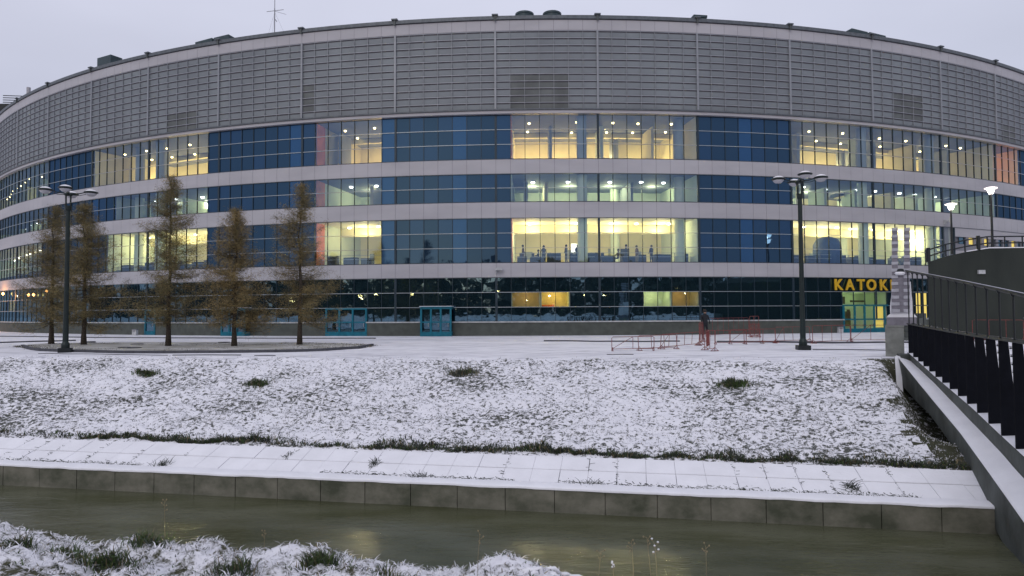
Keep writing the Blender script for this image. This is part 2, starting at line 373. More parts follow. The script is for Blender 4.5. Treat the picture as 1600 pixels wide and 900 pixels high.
# ------------------------------------------------------------------ grass
def blades(name, n, ufun, wid, hgt_, mats, wts, lean=.6, seed=0, parent=None, zoff=-.01):
    g = np.random.default_rng(seed); U, V, H = ufun(g, n)
    n = len(U); Z = hgt(U, V)+bumps(U, V)+zoff
    X = A.x+NV.x*U+T.x*V; Y = A.y+NV.y*U+T.y*V
    a = g.uniform(0, 2*np.pi, n); w2 = wid*g.uniform(.5, 1.3, n)/2; hh = hgt_*H*g.uniform(.5, 1.3, n)
    la = g.uniform(0, 2*np.pi, n); ll = lean*g.uniform(.1, 1.3, n)*hh
    dx, dy = np.cos(a)*w2, np.sin(a)*w2
    b0 = np.stack([X-dx, Y-dy, Z], -1); b1_ = np.stack([X+dx, Y+dy, Z], -1)
    mx_ = X+np.cos(la)*ll*.35; my_ = Y+np.sin(la)*ll*.35; mz = Z+hh*.6
    m0 = np.stack([mx_-dx*.8, my_-dy*.8, mz], -1); m1 = np.stack([mx_+dx*.8, my_+dy*.8, mz], -1)
    tp = np.stack([X+np.cos(la)*ll, Y+np.sin(la)*ll, Z+hh*(1-.35*np.minimum(1, ll/hh/1.2))], -1)
    co = np.stack([b0, b1_, m1, m0, tp], 1).reshape(-1, 3); i = np.arange(n)*5
    me = bpy.data.meshes.new(name); me.vertices.add(len(co)); me.vertices.foreach_set('co', co.ravel())
    q4 = np.stack([i, i+1, i+2, i+3], -1); t3 = np.stack([i+3, i+2, i+4], -1)
    loops = np.concatenate([q4, t3], 1).ravel(); me.loops.add(len(loops)); me.loops.foreach_set('vertex_index', loops)
    st = np.stack([np.arange(n)*7, np.arange(n)*7+4], -1).ravel(); tt = np.tile([4, 3], n)
    me.polygons.add(2*n); me.polygons.foreach_set('loop_start', st); me.polygons.foreach_set('loop_total', tt)
    for k in mats: me.materials.append(MATS[k])
    mi = np.repeat(g.choice(len(mats), n, p=wts), 2); me.polygons.foreach_set('material_index', mi.astype(np.int32)); me.update(); me.validate()
    o = bpy.data.objects.new(name, me); COL.objects.link(o)
    if parent: o.parent = parent
    return o
def f_slope(g, n):
    V = g.uniform(-14, 46, n); U = 2.3+g.uniform(0, 1, n)**1.05*(utop(V)-.1)
    dens = vnoise(V, U, .35, 12)*.35+vnoise(V, U, 2.4, 13)*.5+vnoise(V, U, 6.5, 14)*.55+.7*smooth(31.5, 34, V)*(1-smooth(8, 12, U))-.30*smooth(-1.0, 1.2, U-utop(V))
    k = g.uniform(0, 1, n) < np.clip((dens-.62)*4.5, .03, 1)
    return U[k], V[k], np.ones(k.sum())
tag(blades('grass', 170000, f_slope, .024, .062, ['blade_dark', 'blade_straw', 'blade_snow', 'blade_green'], [.30, .08, .58, .04], 1.1, 3),
    'short withered grass poking through thin snow on the far river bank', 'grass', kind='stuff')
def f_fringe(g, n):
    V = g.uniform(-14, 46, n); c = 2.27+.22*vnoise(V, V*0, .5, 21)+.12*vnoise(V, V*0, 2.5, 22)
    U = c+np.abs(g.normal(0, 1, n))*(.05+.30*vnoise(V, V*0, .9, 25)); k = g.uniform(0, 1, n) < np.clip(vnoise(V, V*0, .4, 23)*2.4-.35, .12, 1)
    return U[k], V[k], (.3+1.3*vnoise(V, V*0, 1.4, 24))[k]
tag(blades('grass', 25000, f_fringe, .035, .16, ['blade_dark', 'blade_straw', 'blade_green'], [.62, .14, .24], 1.1, 4),
    'dark fringe of dead grass overhanging the top edge of the snowy slabs', 'grass', kind='stuff')
def f_near(g, n):
    V = g.uniform(5, 30, n); U = g.uniform(UC+2.5, UN+1.0, n)
    dens = vnoise(V, U, 1.1, 42)*.8+vnoise(V, U, 3.2, 43)*.6
    k = g.uniform(0, 1, n) < np.clip((dens-.35)*2, .15, 1); return U[k], V[k], np.ones(k.sum())
tag(blades('grass', 130000, f_near, .013, .055, ['blade_dark', 'blade_straw', 'blade_snow', 'blade_green'], [.15, .07, .70, .08], 2.2, 5),
    'matted snow covered grass on the near river bank', 'grass', kind='stuff')

def tuft(px, py, zg, rad, h, label, n=900, seed=0, near=False, mats=('blade_green', 'blade_dark', 'blade_straw'), wts=(.6, .25, .15)):
    d_ = ray(px, py); t_ = 2.0
    while t_ < 60:
        q_ = Vector((0, 0, EYE))+d_*t_; u0, v0 = uv(q_.x, q_.y)
        if q_.z < float(hgt(u0, v0))+.03: break
        t_ += .03
    def f(g, n_): return u0+g.normal(0, rad*.45, n_), v0+g.normal(0, rad*.75, n_), np.ones(n_)
    o = blades('grass_tuft', n, f, .012 if near else .03, h, list(mats), list(wts), 1.0, seed)
    return tag(o, label, 'grass tuft', 'green grass tufts sticking out of the snow')
tuft(228, 585, -.6, .35, .26, 'small green grass tuft high on the snowy bank below the left lamp post', 500, 51)
tuft(402, 600, -.8, .38, .26, 'green grass tuft on the upper snowy bank below the fourth larch', 500, 52)
tuft(722, 583, -.6, .5, .26, 'wide yellowish tuft near the top of the snowy bank in the middle of the picture', 700, 53, mats=('blade_dark', 'blade_straw', 'blade_green'), wts=(.5, .3, .2))
tuft(1147, 602, -.8, .42, .28, 'dense green grass tuft on the snowy bank below the red barriers', 700, 54)
tuft(98, 868, -.5, .20, .17, 'green tuft pushing through the near bank snow, close to the lower left corner', 420, 55, True)
tuft(165, 880, -.4, .20, .17, 'green tuft on the near bank, second from the lower left corner', 420, 56, True)
tuft(235, 853, -.5, .18, .16, 'green tuft near the crest of the near bank, third from the left', 380, 57, True)
tuft(360, 886, -.4, .20, .17, 'green tuft on the near bank left of the middle of its crest', 380, 58, True)
tuft(500, 893, -.4, .18, .17, 'green tuft at the bottom edge of the picture on the near bank', 380, 59, True)
tuft(600, 892, -.4, .18, .17, 'green tuft on the right end of the near bank', 380, 60, True)
tuft(20, 860, -.5, .16, .17, 'green tuft at the left edge of the near bank', 380, 61, True)

# snow mound on the crest at the right end of the near bank
def stem(px, py, h, label, seed, snow=True):
    r_ = random.Random(seed); b_ = at_z(px, py, -.65); mb = MB(); pts = []
    lean = r_.uniform(-.12, .12)
    for k in range(6): pts.append((b_.x+lean*h*(k/5)**1.5+r_.uniform(-.004, .004), b_.y, b_.z-.15+(h+.15)*k/5))
    mb.tube(pts, [.0045-.0005*k for k in range(6)], 5)
    tp = Vector(pts[-1])
    for k in range(5):
        q = Vector(pts[-2]).lerp(tp, k/4.); d = Vector((r_.uniform(-.05, .05), r_.uniform(-.03, .03), r_.uniform(.01, .05)))
        mb.tube([q, q+d], [.003, .002], 4)
        mb.lathe(q+d, [(.002, -.012), (.011, 0), (.002, .012)], 6, 0)
        if snow: mb.lathe(q+d+Vector((0, 0, .012)), [(.012, -.004), (.013, .004), (.003, .012)], 6, 1)
    return tag(mb.build('dry_weed', ['blade_straw', 'blade_snow']), label, 'weed', 'dry weed stalks standing in front of the river')
for i, (px, py, h, lb) in enumerate([
    (957, 905, .16, 'short snow tipped weed stalk, leftmost of the weeds right of the snow mound'), (990, 905, .42, 'tall thin dry weed with a knotted brown head standing in front of the river'),
    (1018, 905, .46, 'tallest dry brown weed stalk rising in front of the river'), (1027, 905, .38, 'dry weed topped by two lumps of snow, in front of the river'),
    (935, 905, .30, 'thin bare stalk just right of the snow mound'), (1104, 905, .36, 'lone dry stalk, rightmost of the weeds by the river'),
    (258, 842, .50, 'long pale grass stalk over the river on the left'), (745, 905, .50, 'long pale grass stalk over the river left of the snow mound'),
    (412, 860, .22, 'short straw stalk on the crest of the near bank')]):
    stem(px, py, h, lb, 70+i, i in (0, 3))
mb = MB()
pm = at_z(848, 893, -.62)
for k in range(26):
    a = random.uniform(0, 6.28); r0 = random.uniform(0, .30); q = Vector((pm.x+math.cos(a)*r0*1.3, pm.y+math.sin(a)*r0*.5, pm.z-.14)); h = .17*(1-r0/.34)+.02
    e = Vector((math.cos(a)*.12, math.sin(a)*.05, 0))
    mb.tube([q, q+Vector((0, 0, h))+e*.3, q+e+Vector((0, 0, h*.95)), q+e*1.7+Vector((0, 0, h*.6))], [.022, .028, .024, .008], 6)
tag(mb.build('snow_mound', 'snow', smooth=True), 'peaked snow laden clump of bent grass at the right end of the near bank', 'snow clump')

# twiggy dead weeds on the slabs
def twigs(px, py, w_, h_, label, seed):
    r_ = random.Random(seed); mb = MB(); t_ = 15.0; d_ = ray(px, py)
    while t_ < 60:
        q_ = Vector((0, 0, EYE))+d_*t_; u0, v0 = uv(q_.x, q_.y)
        if u0 > .3 and q_.z < sz(max(u0, .62))+.05: break
        t_ += .05
    for k in range(70):
        q = P(u0+r_.gauss(0, .12), v0+r_.gauss(0, w_*.35), 0); q.z = sz(uv(q.x, q.y)[0])+.03
        d = Vector((r_.gauss(0, .5), r_.gauss(0, .3), r_.uniform(.1, 1)))*h_
        mb.tube([q, q+d*.5, q+d+Vector((0, 0, -h_*.15))], [.009, .007, .003], 4)
    return tag(mb.build('dead_weed', 'blade_dark'), label, 'weed', 'dead weeds lying on the bank slabs')
twigs(252, 728, .4, .3, 'tangled dead weed on the slabs near the left end', 1)
twigs(655, 748, .5, .25, 'dead weed clump lying at the foot of the slabs left of the middle', 2)
twigs(925, 760, .6, .28, 'brownish dead weed at the foot of the slabs right of the middle', 3)
twigs(1330, 765, .3, .3, 'small upright dead weed on the slabs near the bridge', 4)
twigs(585, 725, .2, .2, 'dead weed wedged in the slab joint below the grass fringe', 5)
twigs(450, 712, .2, .12, 'tiny dead weed in a joint of the upper slabs on the left', 6)
# fine debris line at the foot of the slabs
mb = MB(); r_ = random.Random(5)
for k in range(5200):
    vv = r_.uniform(-14, 46)
    if float(vnoise(np.float64(vv), np.float64(0), .5, 77)) < .38: continue
    onj = r_.random() < .22
    if onj:
        vj = round(vv/.93)*.93+(-120 % .93); uu = r_.uniform(.65, 2.2); vv = vj+r_.gauss(0, .03)
        if float(vnoise(np.float64(round(vj, 1)*7), np.float64(1.0), 1.3, 79)) < .52: continue
    else: uu = .62+abs(r_.gauss(0, .10))
    q = P(uu, vv, sz(uu)+.055); d = Vector((r_.gauss(0, .07), r_.gauss(0, .05), abs(r_.gauss(0, .025))))
    s_ = Vector((.008, 0, .006)); mb.quad(q-s_, q+s_, q+d+s_, q+d-s_)
tag(mb.build('leaf_litter', 'blade_dark'), 'dark litter of dead stalks along the foot and joints of the slabs', 'litter', kind='stuff')

# ------------------------------------------------------------------ the arena
RB, DB, S0, BAY, PW = 120.455, 67.134, -3.18, 10.5, 1.5
def cyl(s, off, z):
    a = s/RB; r_ = RB+off; return (r_*math.sin(a), DB+RB-r_*math.cos(a), z)
def sj(j, p_=0): return BAY*(j-6)+S0+PW*p_
def s_at(px, py, off=0):
    d = ray(px, py); o = Vector((0, 0)); c = Vector((0, DB+RB)); dx = Vector((d.x, d.y))
    a = dx.dot(dx); b_ = -2*dx.dot(c); c_ = c.dot(c)-(RB+off)**2; t_ = (-b_-math.sqrt(max(0, b_*b_-4*a*c_)))/(2*a)
    q = dx*t_; return RB*math.atan2(q.x, DB+RB-q.y), EYE+d.z*t_
def rb(mb, s0, s1, z0, z1, o0, o1, mi=0, seg=None):
    n_ = max(1, int(round((s1-s0)/PW))) if seg is None else seg
    for k in range(n_):
        a, b_ = s0+(s1-s0)*k/n_, s0+(s1-s0)*(k+1)/n_
        mb.hexa([cyl(a, o1, z0), cyl(b_, o1, z0), cyl(b_, o0, z0), cyl(a, o0, z0), cyl(a, o1, z1), cyl(b_, o1, z1), cyl(b_, o0, z1), cyl(a, o0, z1)], mi)
Z = dict(roof=33.04, g4t=22.66, g4b=18.07, g3t=16.55, g3b=13.65, g2t=11.99, g2b=7.43, g1t=5.93, led=1.40)
J0, J1 = -6, 16                       # bays built in full; the rest of the drum is plain rings
SA, SB = sj(J0), sj(J1)
arena = empty('arena', (0, 0, 0), 'huge round glass and metal ice arena with grey louvred top filling the background', 'arena')
# cladding bands
def band(z0, z1, name='wall_band', sa=SA, sb=SB):
    mb = MB(); n_ = int(round((sb-sa)/PW))
    for k in range(n_):
        a = sa+k*PW; rb(mb, a+.012, a+PW-.012, z0+.04, z1-.04, -.05, .10, 0, 1)
    rb(mb, sa, sb, z0, z1, -.3, .085, 1)
    rb(mb, sa, sb, z0-.03, z0+.035, .0, .125, 2); 
    return mb.build(name, ['cladding', 'joint', 'coping'], arena)
band(Z['g3t'], Z['g4b']); band(Z['g2t'], Z['g3b']); band(Z['g1t'], Z['g2b'])
mb = MB(); n_ = int(round((SB-SA)/PW))
for k in range(n_): rb(mb, SA+k*PW+.012, SA+(k+1)*PW-.012, 31.36, 32.42, 0, .27, 0, 1)
rb(mb, SA, SB, 31.34, 32.50, -.2, .255, 1)
mb.build('parapet', ['cladding', 'joint'], arena)
mb = MB(); rb(mb, SA, SB, 32.50, 32.86, -.4, .42, 0); mb.build('coping', ['coping'], arena)
mb = MB(); rb(mb, SA, SB, Z['g4t']+.04, Z['g4t']+.34, -.2, .42, 0); rb(mb, SA, SB, Z['g4t']+.36, Z['g4t']+.50, -.2, .55, 1); mb.build('cornice', ['cladding', 'coping'], arena)
# doors positions cut the plinth
doorpx = [(229, 244, 'single'), (357, 392, 'vestibule'), (511, 573, 'triple'), (662, 707, 'vestibule'), (1317, 1386, 'lit')]
doors = [(s_at(a, 505)[0], s_at(b_, 505)[0], k) for a, b_, k in doorpx]
mb = MB(); mc = MB(); cur = SA
for a, b_, k in doors+[(SB, SB, None)]:
    mb = MB(); mc = MB(); rb(mb, cur, a, -.3, Z['led']-.06, -.3, .16); rb(mc, cur, a, Z['led']-.06, Z['led']+.07, -.3, .26); cur = b_
    mc.build('sill', 'sill', mb.build('plinth', 'plinth', arena))
# louvred screens
rows = 11; zl0, zl1 = Z['g4t']+.5, 31.34; rh = (zl1-zl0)/rows
darks = {2: [(2, 5, 0, 3)], 4: [(0, 1, 1, 5)], 6: [(1, 5, 0, 5)], 9: [], 10: [(2, 5, 1, 5)], 12: [(1, 3, 0, 3)]}
def dark_at(j, p_, r_):
    return any(a <= p_ < b_ and c <= r_ < d for a, b_, c, d in darks.get(j, []))
for j in range(J0, J1):
    mb = MB(); mt = MB()
    for p_ in range(7):
        a, b_ = sj(j, p_), sj(j, p_+1)
        for r_ in range(rows):
            z0, z1 = zl0+r_*rh, zl0+(r_+1)*rh; dk = dark_at(j, p_, r_)
            pts = [cyl(a, .08, z0), cyl(b_, .08, z0), cyl(b_, .18, z1-.06), cyl(a, .18, z1-.06)]
            mb.quad(*pts, 1 if dk else 0)
        rb(mt, a-.025, a+.025, zl0, zl1, .1, .25, 2, 1)
    for r_ in range(1, rows+1):
        z1 = zl0+r_*rh; rb(mt, sj(j), sj(j+1), z1-.07, z1-.02, .0, .28, 0, 7); rb(mt, sj(j), sj(j+1), z1-.16, z1-.072, .0, .20, 1, 7)  # light trim, then a dark strip that paints the shade below it
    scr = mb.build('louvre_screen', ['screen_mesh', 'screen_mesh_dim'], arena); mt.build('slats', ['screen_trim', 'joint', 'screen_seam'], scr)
    mp_ = MB(); rb(mp_, sj(j)-.10, sj(j)+.10, zl0, zl1, .0, .33, 0, 1); mp_.build('post', 'screen_seam', arena)
mb = MB(); rb(mb, SA, SB, zl0, zl1, -.3, .0); mb.build('screen_backing', 'screen_mesh_dark', arena)
# lit stretches
lit = {'g4': [(-4, 0, 'pale'), (1, 2+6/7, 'warm'), (4+1/7, 4+6/7, 'warmo'), (6+1/7, 7, 'warmo'), (7, 8, 'warm'), (9, 10, 'warm'), (10, 11, 'warm'), (11, 12, 'warm'), (12, 12+4/7, 'orange')],
       'g3': [(-4, 0, 'pale'), (1+3/7, 2+6/7, 'pale'), (4+1/7, 4+6/7, 'paleo'), (6+1/7, 7, 'pale'), (7, 8, 'pale'), (9, 10, 'pale'), (10, 11, 'stairs'), (11, 12, 'pale')],
       'g2': [(-4, -1/7, 'dim'), (1+2/7, 2+6/7, 'cream'), (4+1/7, 4+6/7, 'creamo'), (6+1/7, 7, 'creamo'), (7, 8, 'cream'), (9, 10, 'cream'), (10, 11, 'cream'), (11, 11+1/7, 'stairs')],
       'g1': [(-3, -2+2/7, 'amberdim'), (-1-3/7, -1, 'amber'), (6+1/7, 6+3/7, 'amberdim'), (6+3/7, 6+5/7, 'amber'), (7+3/7, 7+5/7, 'palebox'), (7+5/7, 8, 'amberdim')]}
FL = {'g4': (Z['g4b'], Z['g4t'], 3), 'g3': (Z['g3b'], Z['g3t'], 2), 'g2': (Z['g2b'], Z['g2t'], 3), 'g1': (Z['led'], Z['g1t'], 3)}
def is_lit(fl, j, p_):
    x = j+(p_+.5)/7
    return any(a <= x < b_ for a, b_, k in lit[fl])
s_door = [(a, b_, k) for a, b_, k in doors]
def in_door(s): return any(a-.05 < s < b_+.05 for a, b_, k in s_door)
brightp = {(5, 4), (3, 6), (1, 0), (-1, 3), (8, 3), (4, 6)}
for fl, (z0, z1, nr) in FL.items():
    for j in range(J0, J1):
        if fl == 'g2' and j >= 11:
            continue
        g_ = MB(); fr = MB(); rr = random.Random(j*7+nr)
        for p_ in range(7):
            a, b_ = sj(j, p_), sj(j, p_+1)
            L1 = is_lit(fl, j, p_)
            for r_ in range(nr):
                za, zb = z0+(z1-z0)*r_/nr, z0+(z1-z0)*(r_+1)/nr
                if fl == 'g1':
                    mi = 3 if (L1 and r_ == 1) else 4
                    if r_ == 0 and in_door((a+b_)/2): continue
                    if j >= 9 and r_ < 2 and s_door[-1][0]-.6 < (a+b_)/2 < s_door[-1][1]+.1: continue
                else: mi = 3 if L1 else (2 if (j, p_) in brightp else (1 if rr.random() < .35 else 0))
                t1, t2 = rr.uniform(-.006, .006), rr.uniform(-.006, .006)
                g_.quad(cyl(a, t1, za), cyl(b_, t2, za), cyl(b_, t2, zb), cyl(a, t1, zb), mi)
            w_ = .028 if fl != 'g1' else .02
            if p_: 
                zz = z0 if not (fl == 'g1' and in_door(a)) else z0+(z1-z0)/3
                rb(fr, a-w_, a+w_, zz, z1, -.05, .07, 0, 1)
        rb(fr, sj(j)-.11, sj(j)+.11, z0, z1, -.1, .09, 0, 1)
        for r_ in range(1, nr): rb(fr, sj(j), sj(j+1), z0+(z1-z0)*r_/nr-.028, z0+(z1-z0)*r_/nr+.028, .0, .085, 1, 7)
        rb(fr, sj(j), sj(j+1), z0+.0, z0+.05, .0, .05, 0, 7)
        wn = g_.build('window', ['glass_blue', 'glass_blue_b', 'glass_blue_c', 'glass_clear', 'glass_low'], arena)
        fr.build('frame', ['mullion', 'transom'], wn)
# service wing: grey panels with a strip of small windows on level two, right of the glazing
mb = MB(); wz0, wz1 = Z['g2b'], Z['g2t']
rb(mb, sj(11, 1)+.5, SB, wz0, 9.3, -.2, .08, 0); rb(mb, sj(11, 1)+.5, SB, 9.3, 10.1, -.2, .02, 1); rb(mb, sj(11, 1)+.5, SB, 10.95, wz1, -.2, .08, 0); rb(mb, sj(11), SB, wz0, wz1, -.4, -.25, 1)
rb(mb, sj(11), sj(11, 1)+.5, wz0, wz0+.3, -.2, .02, 0)
wing = mb.build('wing_wall', ['cladding', 'cladding_dark'], arena)
s = sj(11, 2)
for k in range(16):
    mb = MB(); rb(mb, s, s+1.0, 10.15, 10.9, -.18, -.12, 0, 1)
    if k not in (0, 4, 5, 6) and k < 8: fmat = 'lit_yellow'
    else: fmat = 'glass_low'
    wn = mb.build('slot_window', fmat, arena)
    f_ = MB(); rb(f_, s+1.0, s+PW, 10.1, 10.95, -.2, .06, 0, 1); f_.build('pier', 'cladding_dark', wn); s += PW
gm = MB(); a, b_ = sj(11, 0), sj(11, 1)+.4; gm.quad(cyl(a, 0, wz0+.3), cyl(b_, 0, wz0+.3), cyl(b_, 0, wz1), cyl(a, 0, wz1)); gw = gm.build('window', 'glass_thin', arena)
f_ = MB(); rb(f_, a-.11, a+.11, wz0, wz1, -.1, .09, 0, 1); rb(f_, b_-.05, b_+.1, wz0, wz1, -.1, .09, 0, 1)
for k in range(7): rb(f_, a, b_, wz0+.5+k*.42, wz0+.58+k*.42, -1.2, -.9, 0, 1)
f_.build('frame', 'mullion', gw)

# interiors -----------------------------------------------------------
def room(fl, xa, xb, kind, depth=11):
    z0, z1, nr = FL[fl]; sa, sb = sj(0)+BAY*xa, sj(0)+BAY*xb
    if fl == 'g1': z0, z1 = z0+1.4, z1-1.45; depth = 2.5
    wallm = {'warm': 'interior_cream', 'warmo': 'interior_cream', 'pale': 'interior_pale', 'paleo': 'interior_pale', 'dim': 'interior_grey', 'cream': 'interior_cream', 'creamo': 'interior_cream', 'stairs': 'interior_cream', 'orange': 'interior_orange', 'amber': 'interior_cream', 'amberdim': 'interior_cream', 'palebox': 'interior_pale'}[kind]
    ceilm = 'ceiling_cream' if fl in ('g2', 'g1') else 'ceiling'
    mb = MB(); e = .16
    rb(mb, sa, sb, z0-.1, z1+.1, -depth-.1, -depth, 0)                  # back wall
    rb(mb, sa, sb, z0-.12, z0-.02, -depth, -.25, 2)                     # floor
    rb(mb, sa, sb, z1+.02, z1+.12, -depth, -.25, 1)                     # ceiling
    for s_, mi in ((sa+.06, 3 if kind.endswith('o') else 4), (sb-.06, 4)):
        if (s_ > sa+1 and xb in (7, 10, 11, 9) and fl != 'g1'): continue
        if (s_ < sa+1 and xa in (7, 10, 11)): continue
        rb(mb, s_-.05, s_+.05, z0-.1, z1+.1, -depth, -2.0, 4, 1); rb(mb, s_-.05, s_+.05, z0-.1, z1+.1, -1.99, -.25, mi, 1)
    # a lowered beam across the room, a counter along the glass, railings
    if fl == 'g2': rb(mb, sa, sb, z1-.9, z1, -6.3, -5.6, 0); rb(mb, sa, sb, z1-.5, z1, -9.0, -8.6, 4)
    if fl == 'g4': rb(mb, sa, sb, z1-.5, z1, -7.6, -7.1, 4)
    rm = mb.build('room', [wallm, ceilm, 'floor_in', 'interior_orange', 'interior_pale' if fl != 'g4' else 'interior_cream'], arena)
    rr = random.Random(int(xa*70)+nr)
    # fixtures
    lm = MB(); col = {'warm': (1, .76, .36), 'warmo': (1, .70, .34), 'cream': (1, .86, .46), 'creamo': (1, .82, .44), 'pale': (.98, 1, .60), 'paleo': (1, .98, .60), 'dim': (.9, .9, .6), 'stairs': (1, .92, .55), 'orange': (1, .35, .1), 'amber': (1, .66, .2), 'amberdim': (1, .6, .25), 'palebox': (.95, 1, .6)}[kind]
    n_ = max(1, int((sb-sa)/3.4))
    for k in range(n_):
        s_ = sa+(sb-sa)*(k+.5)/n_
        for d_ in ({'g4': (3.0, 6.4), 'g3': (4.5,), 'g2': (4.2, 8.0), 'g1': ()}[fl]):
            c = cyl(s_+rr.uniform(-.5, .5), -d_+rr.uniform(-.4, .4), z1-.10)
            r0 = (.13 if fl == 'g4' else .2)*(.55 if xa < 0 else 1)
            lm.lathe(c, [(r0*.7, -.03), (r0, .02), (r0, .1)], 10, 0)
    if fl == 'g4': [lm.lathe(cyl(sa+rr.uniform(.5, sb-sa-.5), -rr.uniform(8, 10), z0+rr.uniform(.8, 1.5)), [(.05, -.06), (.10, 0), (.05, .06)], 8, 0) for _ in range(n_*2)]
    if lm.f: lm.build('ceiling_light', 'lamp_warm' if fl in ('g4',) else ('lamp_cool' if fl == 'g3' else 'lamp_white'), rm)
    # real bulbs
    pw = {'g4': 430, 'g3': 300, 'g2': 520, 'g1': 60}[fl]*{'dim': .25, 'amberdim': .35, 'orange': 3, 'pale': 1, 'amber': 1.2}.get(kind, 1)
    if xa < 0: pw *= .45
    nb = max(1, int(round((sb-sa)/5.2)))
    for k in range(nb):
        ld = bpy.data.lights.new('room_lamp', 'POINT'); ld.energy = pw; ld.color = col; ld.shadow_soft_size = .12
        lo = bpy.data.objects.new('room_lamp', ld); COL.objects.link(lo)
        dd = {'g4': 8.6, 'g3': 7.2, 'g2': 4.4, 'g1': 1.2}[fl]; hh = {'g4': z0+1.6, 'g3': z1-.55, 'g2': z1-1.25, 'g1': z1-.2}[fl]
        lo.location = cyl(sa+(sb-sa)*(k+.5)/nb, -dd, hh); lo.parent = rm
    # round columns
    if fl != 'g1':
        cb = MB()
        for (xc, dc) in ((6+5.95/7, .9), (7+6.0/7, 1.6), (4+.9/7, 2.2), (2+.3/7, 1.2), (9+6.6/7, .9), (10+6.5/7, .9), (1.6, 2), (9.3, 8), (10.4, 8.5), (7.35, 9)):
            if xa < xc < xb: cb.lathe((*cyl(sj(0)+BAY*xc, -dc, 0)[:2], z0), [(.52, 0), (.52, z1-z0)], 18)
        if cb.f: cb.build('column', 'interior_grey' if fl == 'g4' else 'interior_pale', rm)
    # furniture and clutter: tables, counters, boards
    fb = MB()
    if fl == 'g2':
        s_ = sa+.6
        while s_ < sb-1.2:
            wd = rr.uniform(.8, 1.8); rb(fb, s_, s_+wd, z0, z0+rr.uniform(.7, 1.15), -rr.uniform(2.2, 3.0), -1.6, 0, 1)
            if rr.random() < .6: rb(fb, s_+.2, s_+.5, z0, z0+1.3, -3.6, -3.2, 0, 1)
            s_ += wd+rr.uniform(.3, 1.3)
        rb(fb, sa+.3, sb-.3, z0+1.02, z0+1.07, -.9, -.86, 1); rb(fb, sa+.3, sb-.3, z0+.62, z0+.66, -.9, -.86, 1)
        for k in range(int((sb-sa)/1.9)):
            a_ = sa+1+k*1.9+rr.uniform(0, .5); rb(fb, a_, a_+rr.uniform(.5, 1.3), z0+1.2, z0+rr.uniform(1.7, 2.5), -depth+.02, -depth+.12, rr.choice([0, 2, 3, 4]), 1)
    elif fl in ('g4', 'g3'):
        for k in range(int((sb-sa)/2.4)):
            a_ = sa+.8+k*2.4+rr.uniform(0, .8); rb(fb, a_, a_+rr.uniform(.6, 1.7), z0+.2, z0+rr.uniform(.9, 1.9), -depth+.02, -depth+.2, rr.choice([0, 3, 4, 4]), 1)
        for k in range(int((sb-sa)/3)):
            if rr.random() < .6: a_ = sa+.5+k*3+rr.uniform(0, 1.2); rb(fb, a_, a_+rr.uniform(.25, .5), z0, z1-.1, -rr.uniform(4, 9), -3.8, rr.choice([2, 3, 4]), 1)
    if kind == 'amber': rb(fb, sa+.1, sa+1.5, z0+.05, z0+.35, -2.2, -1.9, 5, 1)
    if kind == 'stairs' and xa == 10:
        n2 = 14; a0, a1 = sa+.6, min(sb-.6, sa+8)
        for k in range(n2):
            t_ = k/n2; rb(fb, a0+(a1-a0)*t_, a0+(a1-a0)*(t_+1/n2)+.1, z1-.25-(z1-z0-.3)*t_-.3, z1-.2-(z1-z0-.3)*t_, -6.8, -5.2, 4 if k % 2 else 0, 1)
    if fb.f: fb.build('furniture', ['furniture', 'transom', 'interior_grey', 'interior_pale', 'interior_cream', 'interior_orange'], rm)
    return rm
for fl in lit:
    for xa, xb, kind in lit[fl]: room(fl, xa, xb, kind)
# plain remainder of the drum, closed roof
mb = MB(); full = 2*math.pi*RB; n_ = 120
for k in range(n_):
    a, b_ = SB+(full-(SB-SA))*k/n_, SB+(full-(SB-SA))*(k+1)/n_
    for (z0, z1, mi, off) in ((-.3, 1.4, 0, .1), (1.4, 5.93, 1, 0), (5.93, 7.43, 2, .1), (7.43, 11.99, 1, 0), (11.99, 13.65, 2, .1), (13.65, 16.55, 1, 0), (16.55, 18.07, 2, .1), (18.07, 22.66, 1, 0), (22.66, 31.4, 3, .1), (31.4, 33.04, 2, .5)):
        mb.quad(cyl(a, off, z0), cyl(b_, off, z0), cyl(b_, off, z1), cyl(a, off, z1), mi)
mb.build('rear_wall', ['plinth', 'glass_blue', 'cladding', 'screen_mesh'], arena)
mb = MB(); n_ = 200; i = 0
for k in range(n_): mb.v.append(cyl(full*k/n_, .3, 32.72))
mb.v.append((0, DB+RB, 36.5))
for k in range(n_): mb.f.append((k, n_, (k+1) % n_)[::-1]); mb.m.append(0)
mb.build('roof', 'roof_felt', arena)
mb = MB()
rb(mb, SA, SB, -.3, 33, -12.2, -12.0); mb.build('core_wall', 'interior_dark', arena)
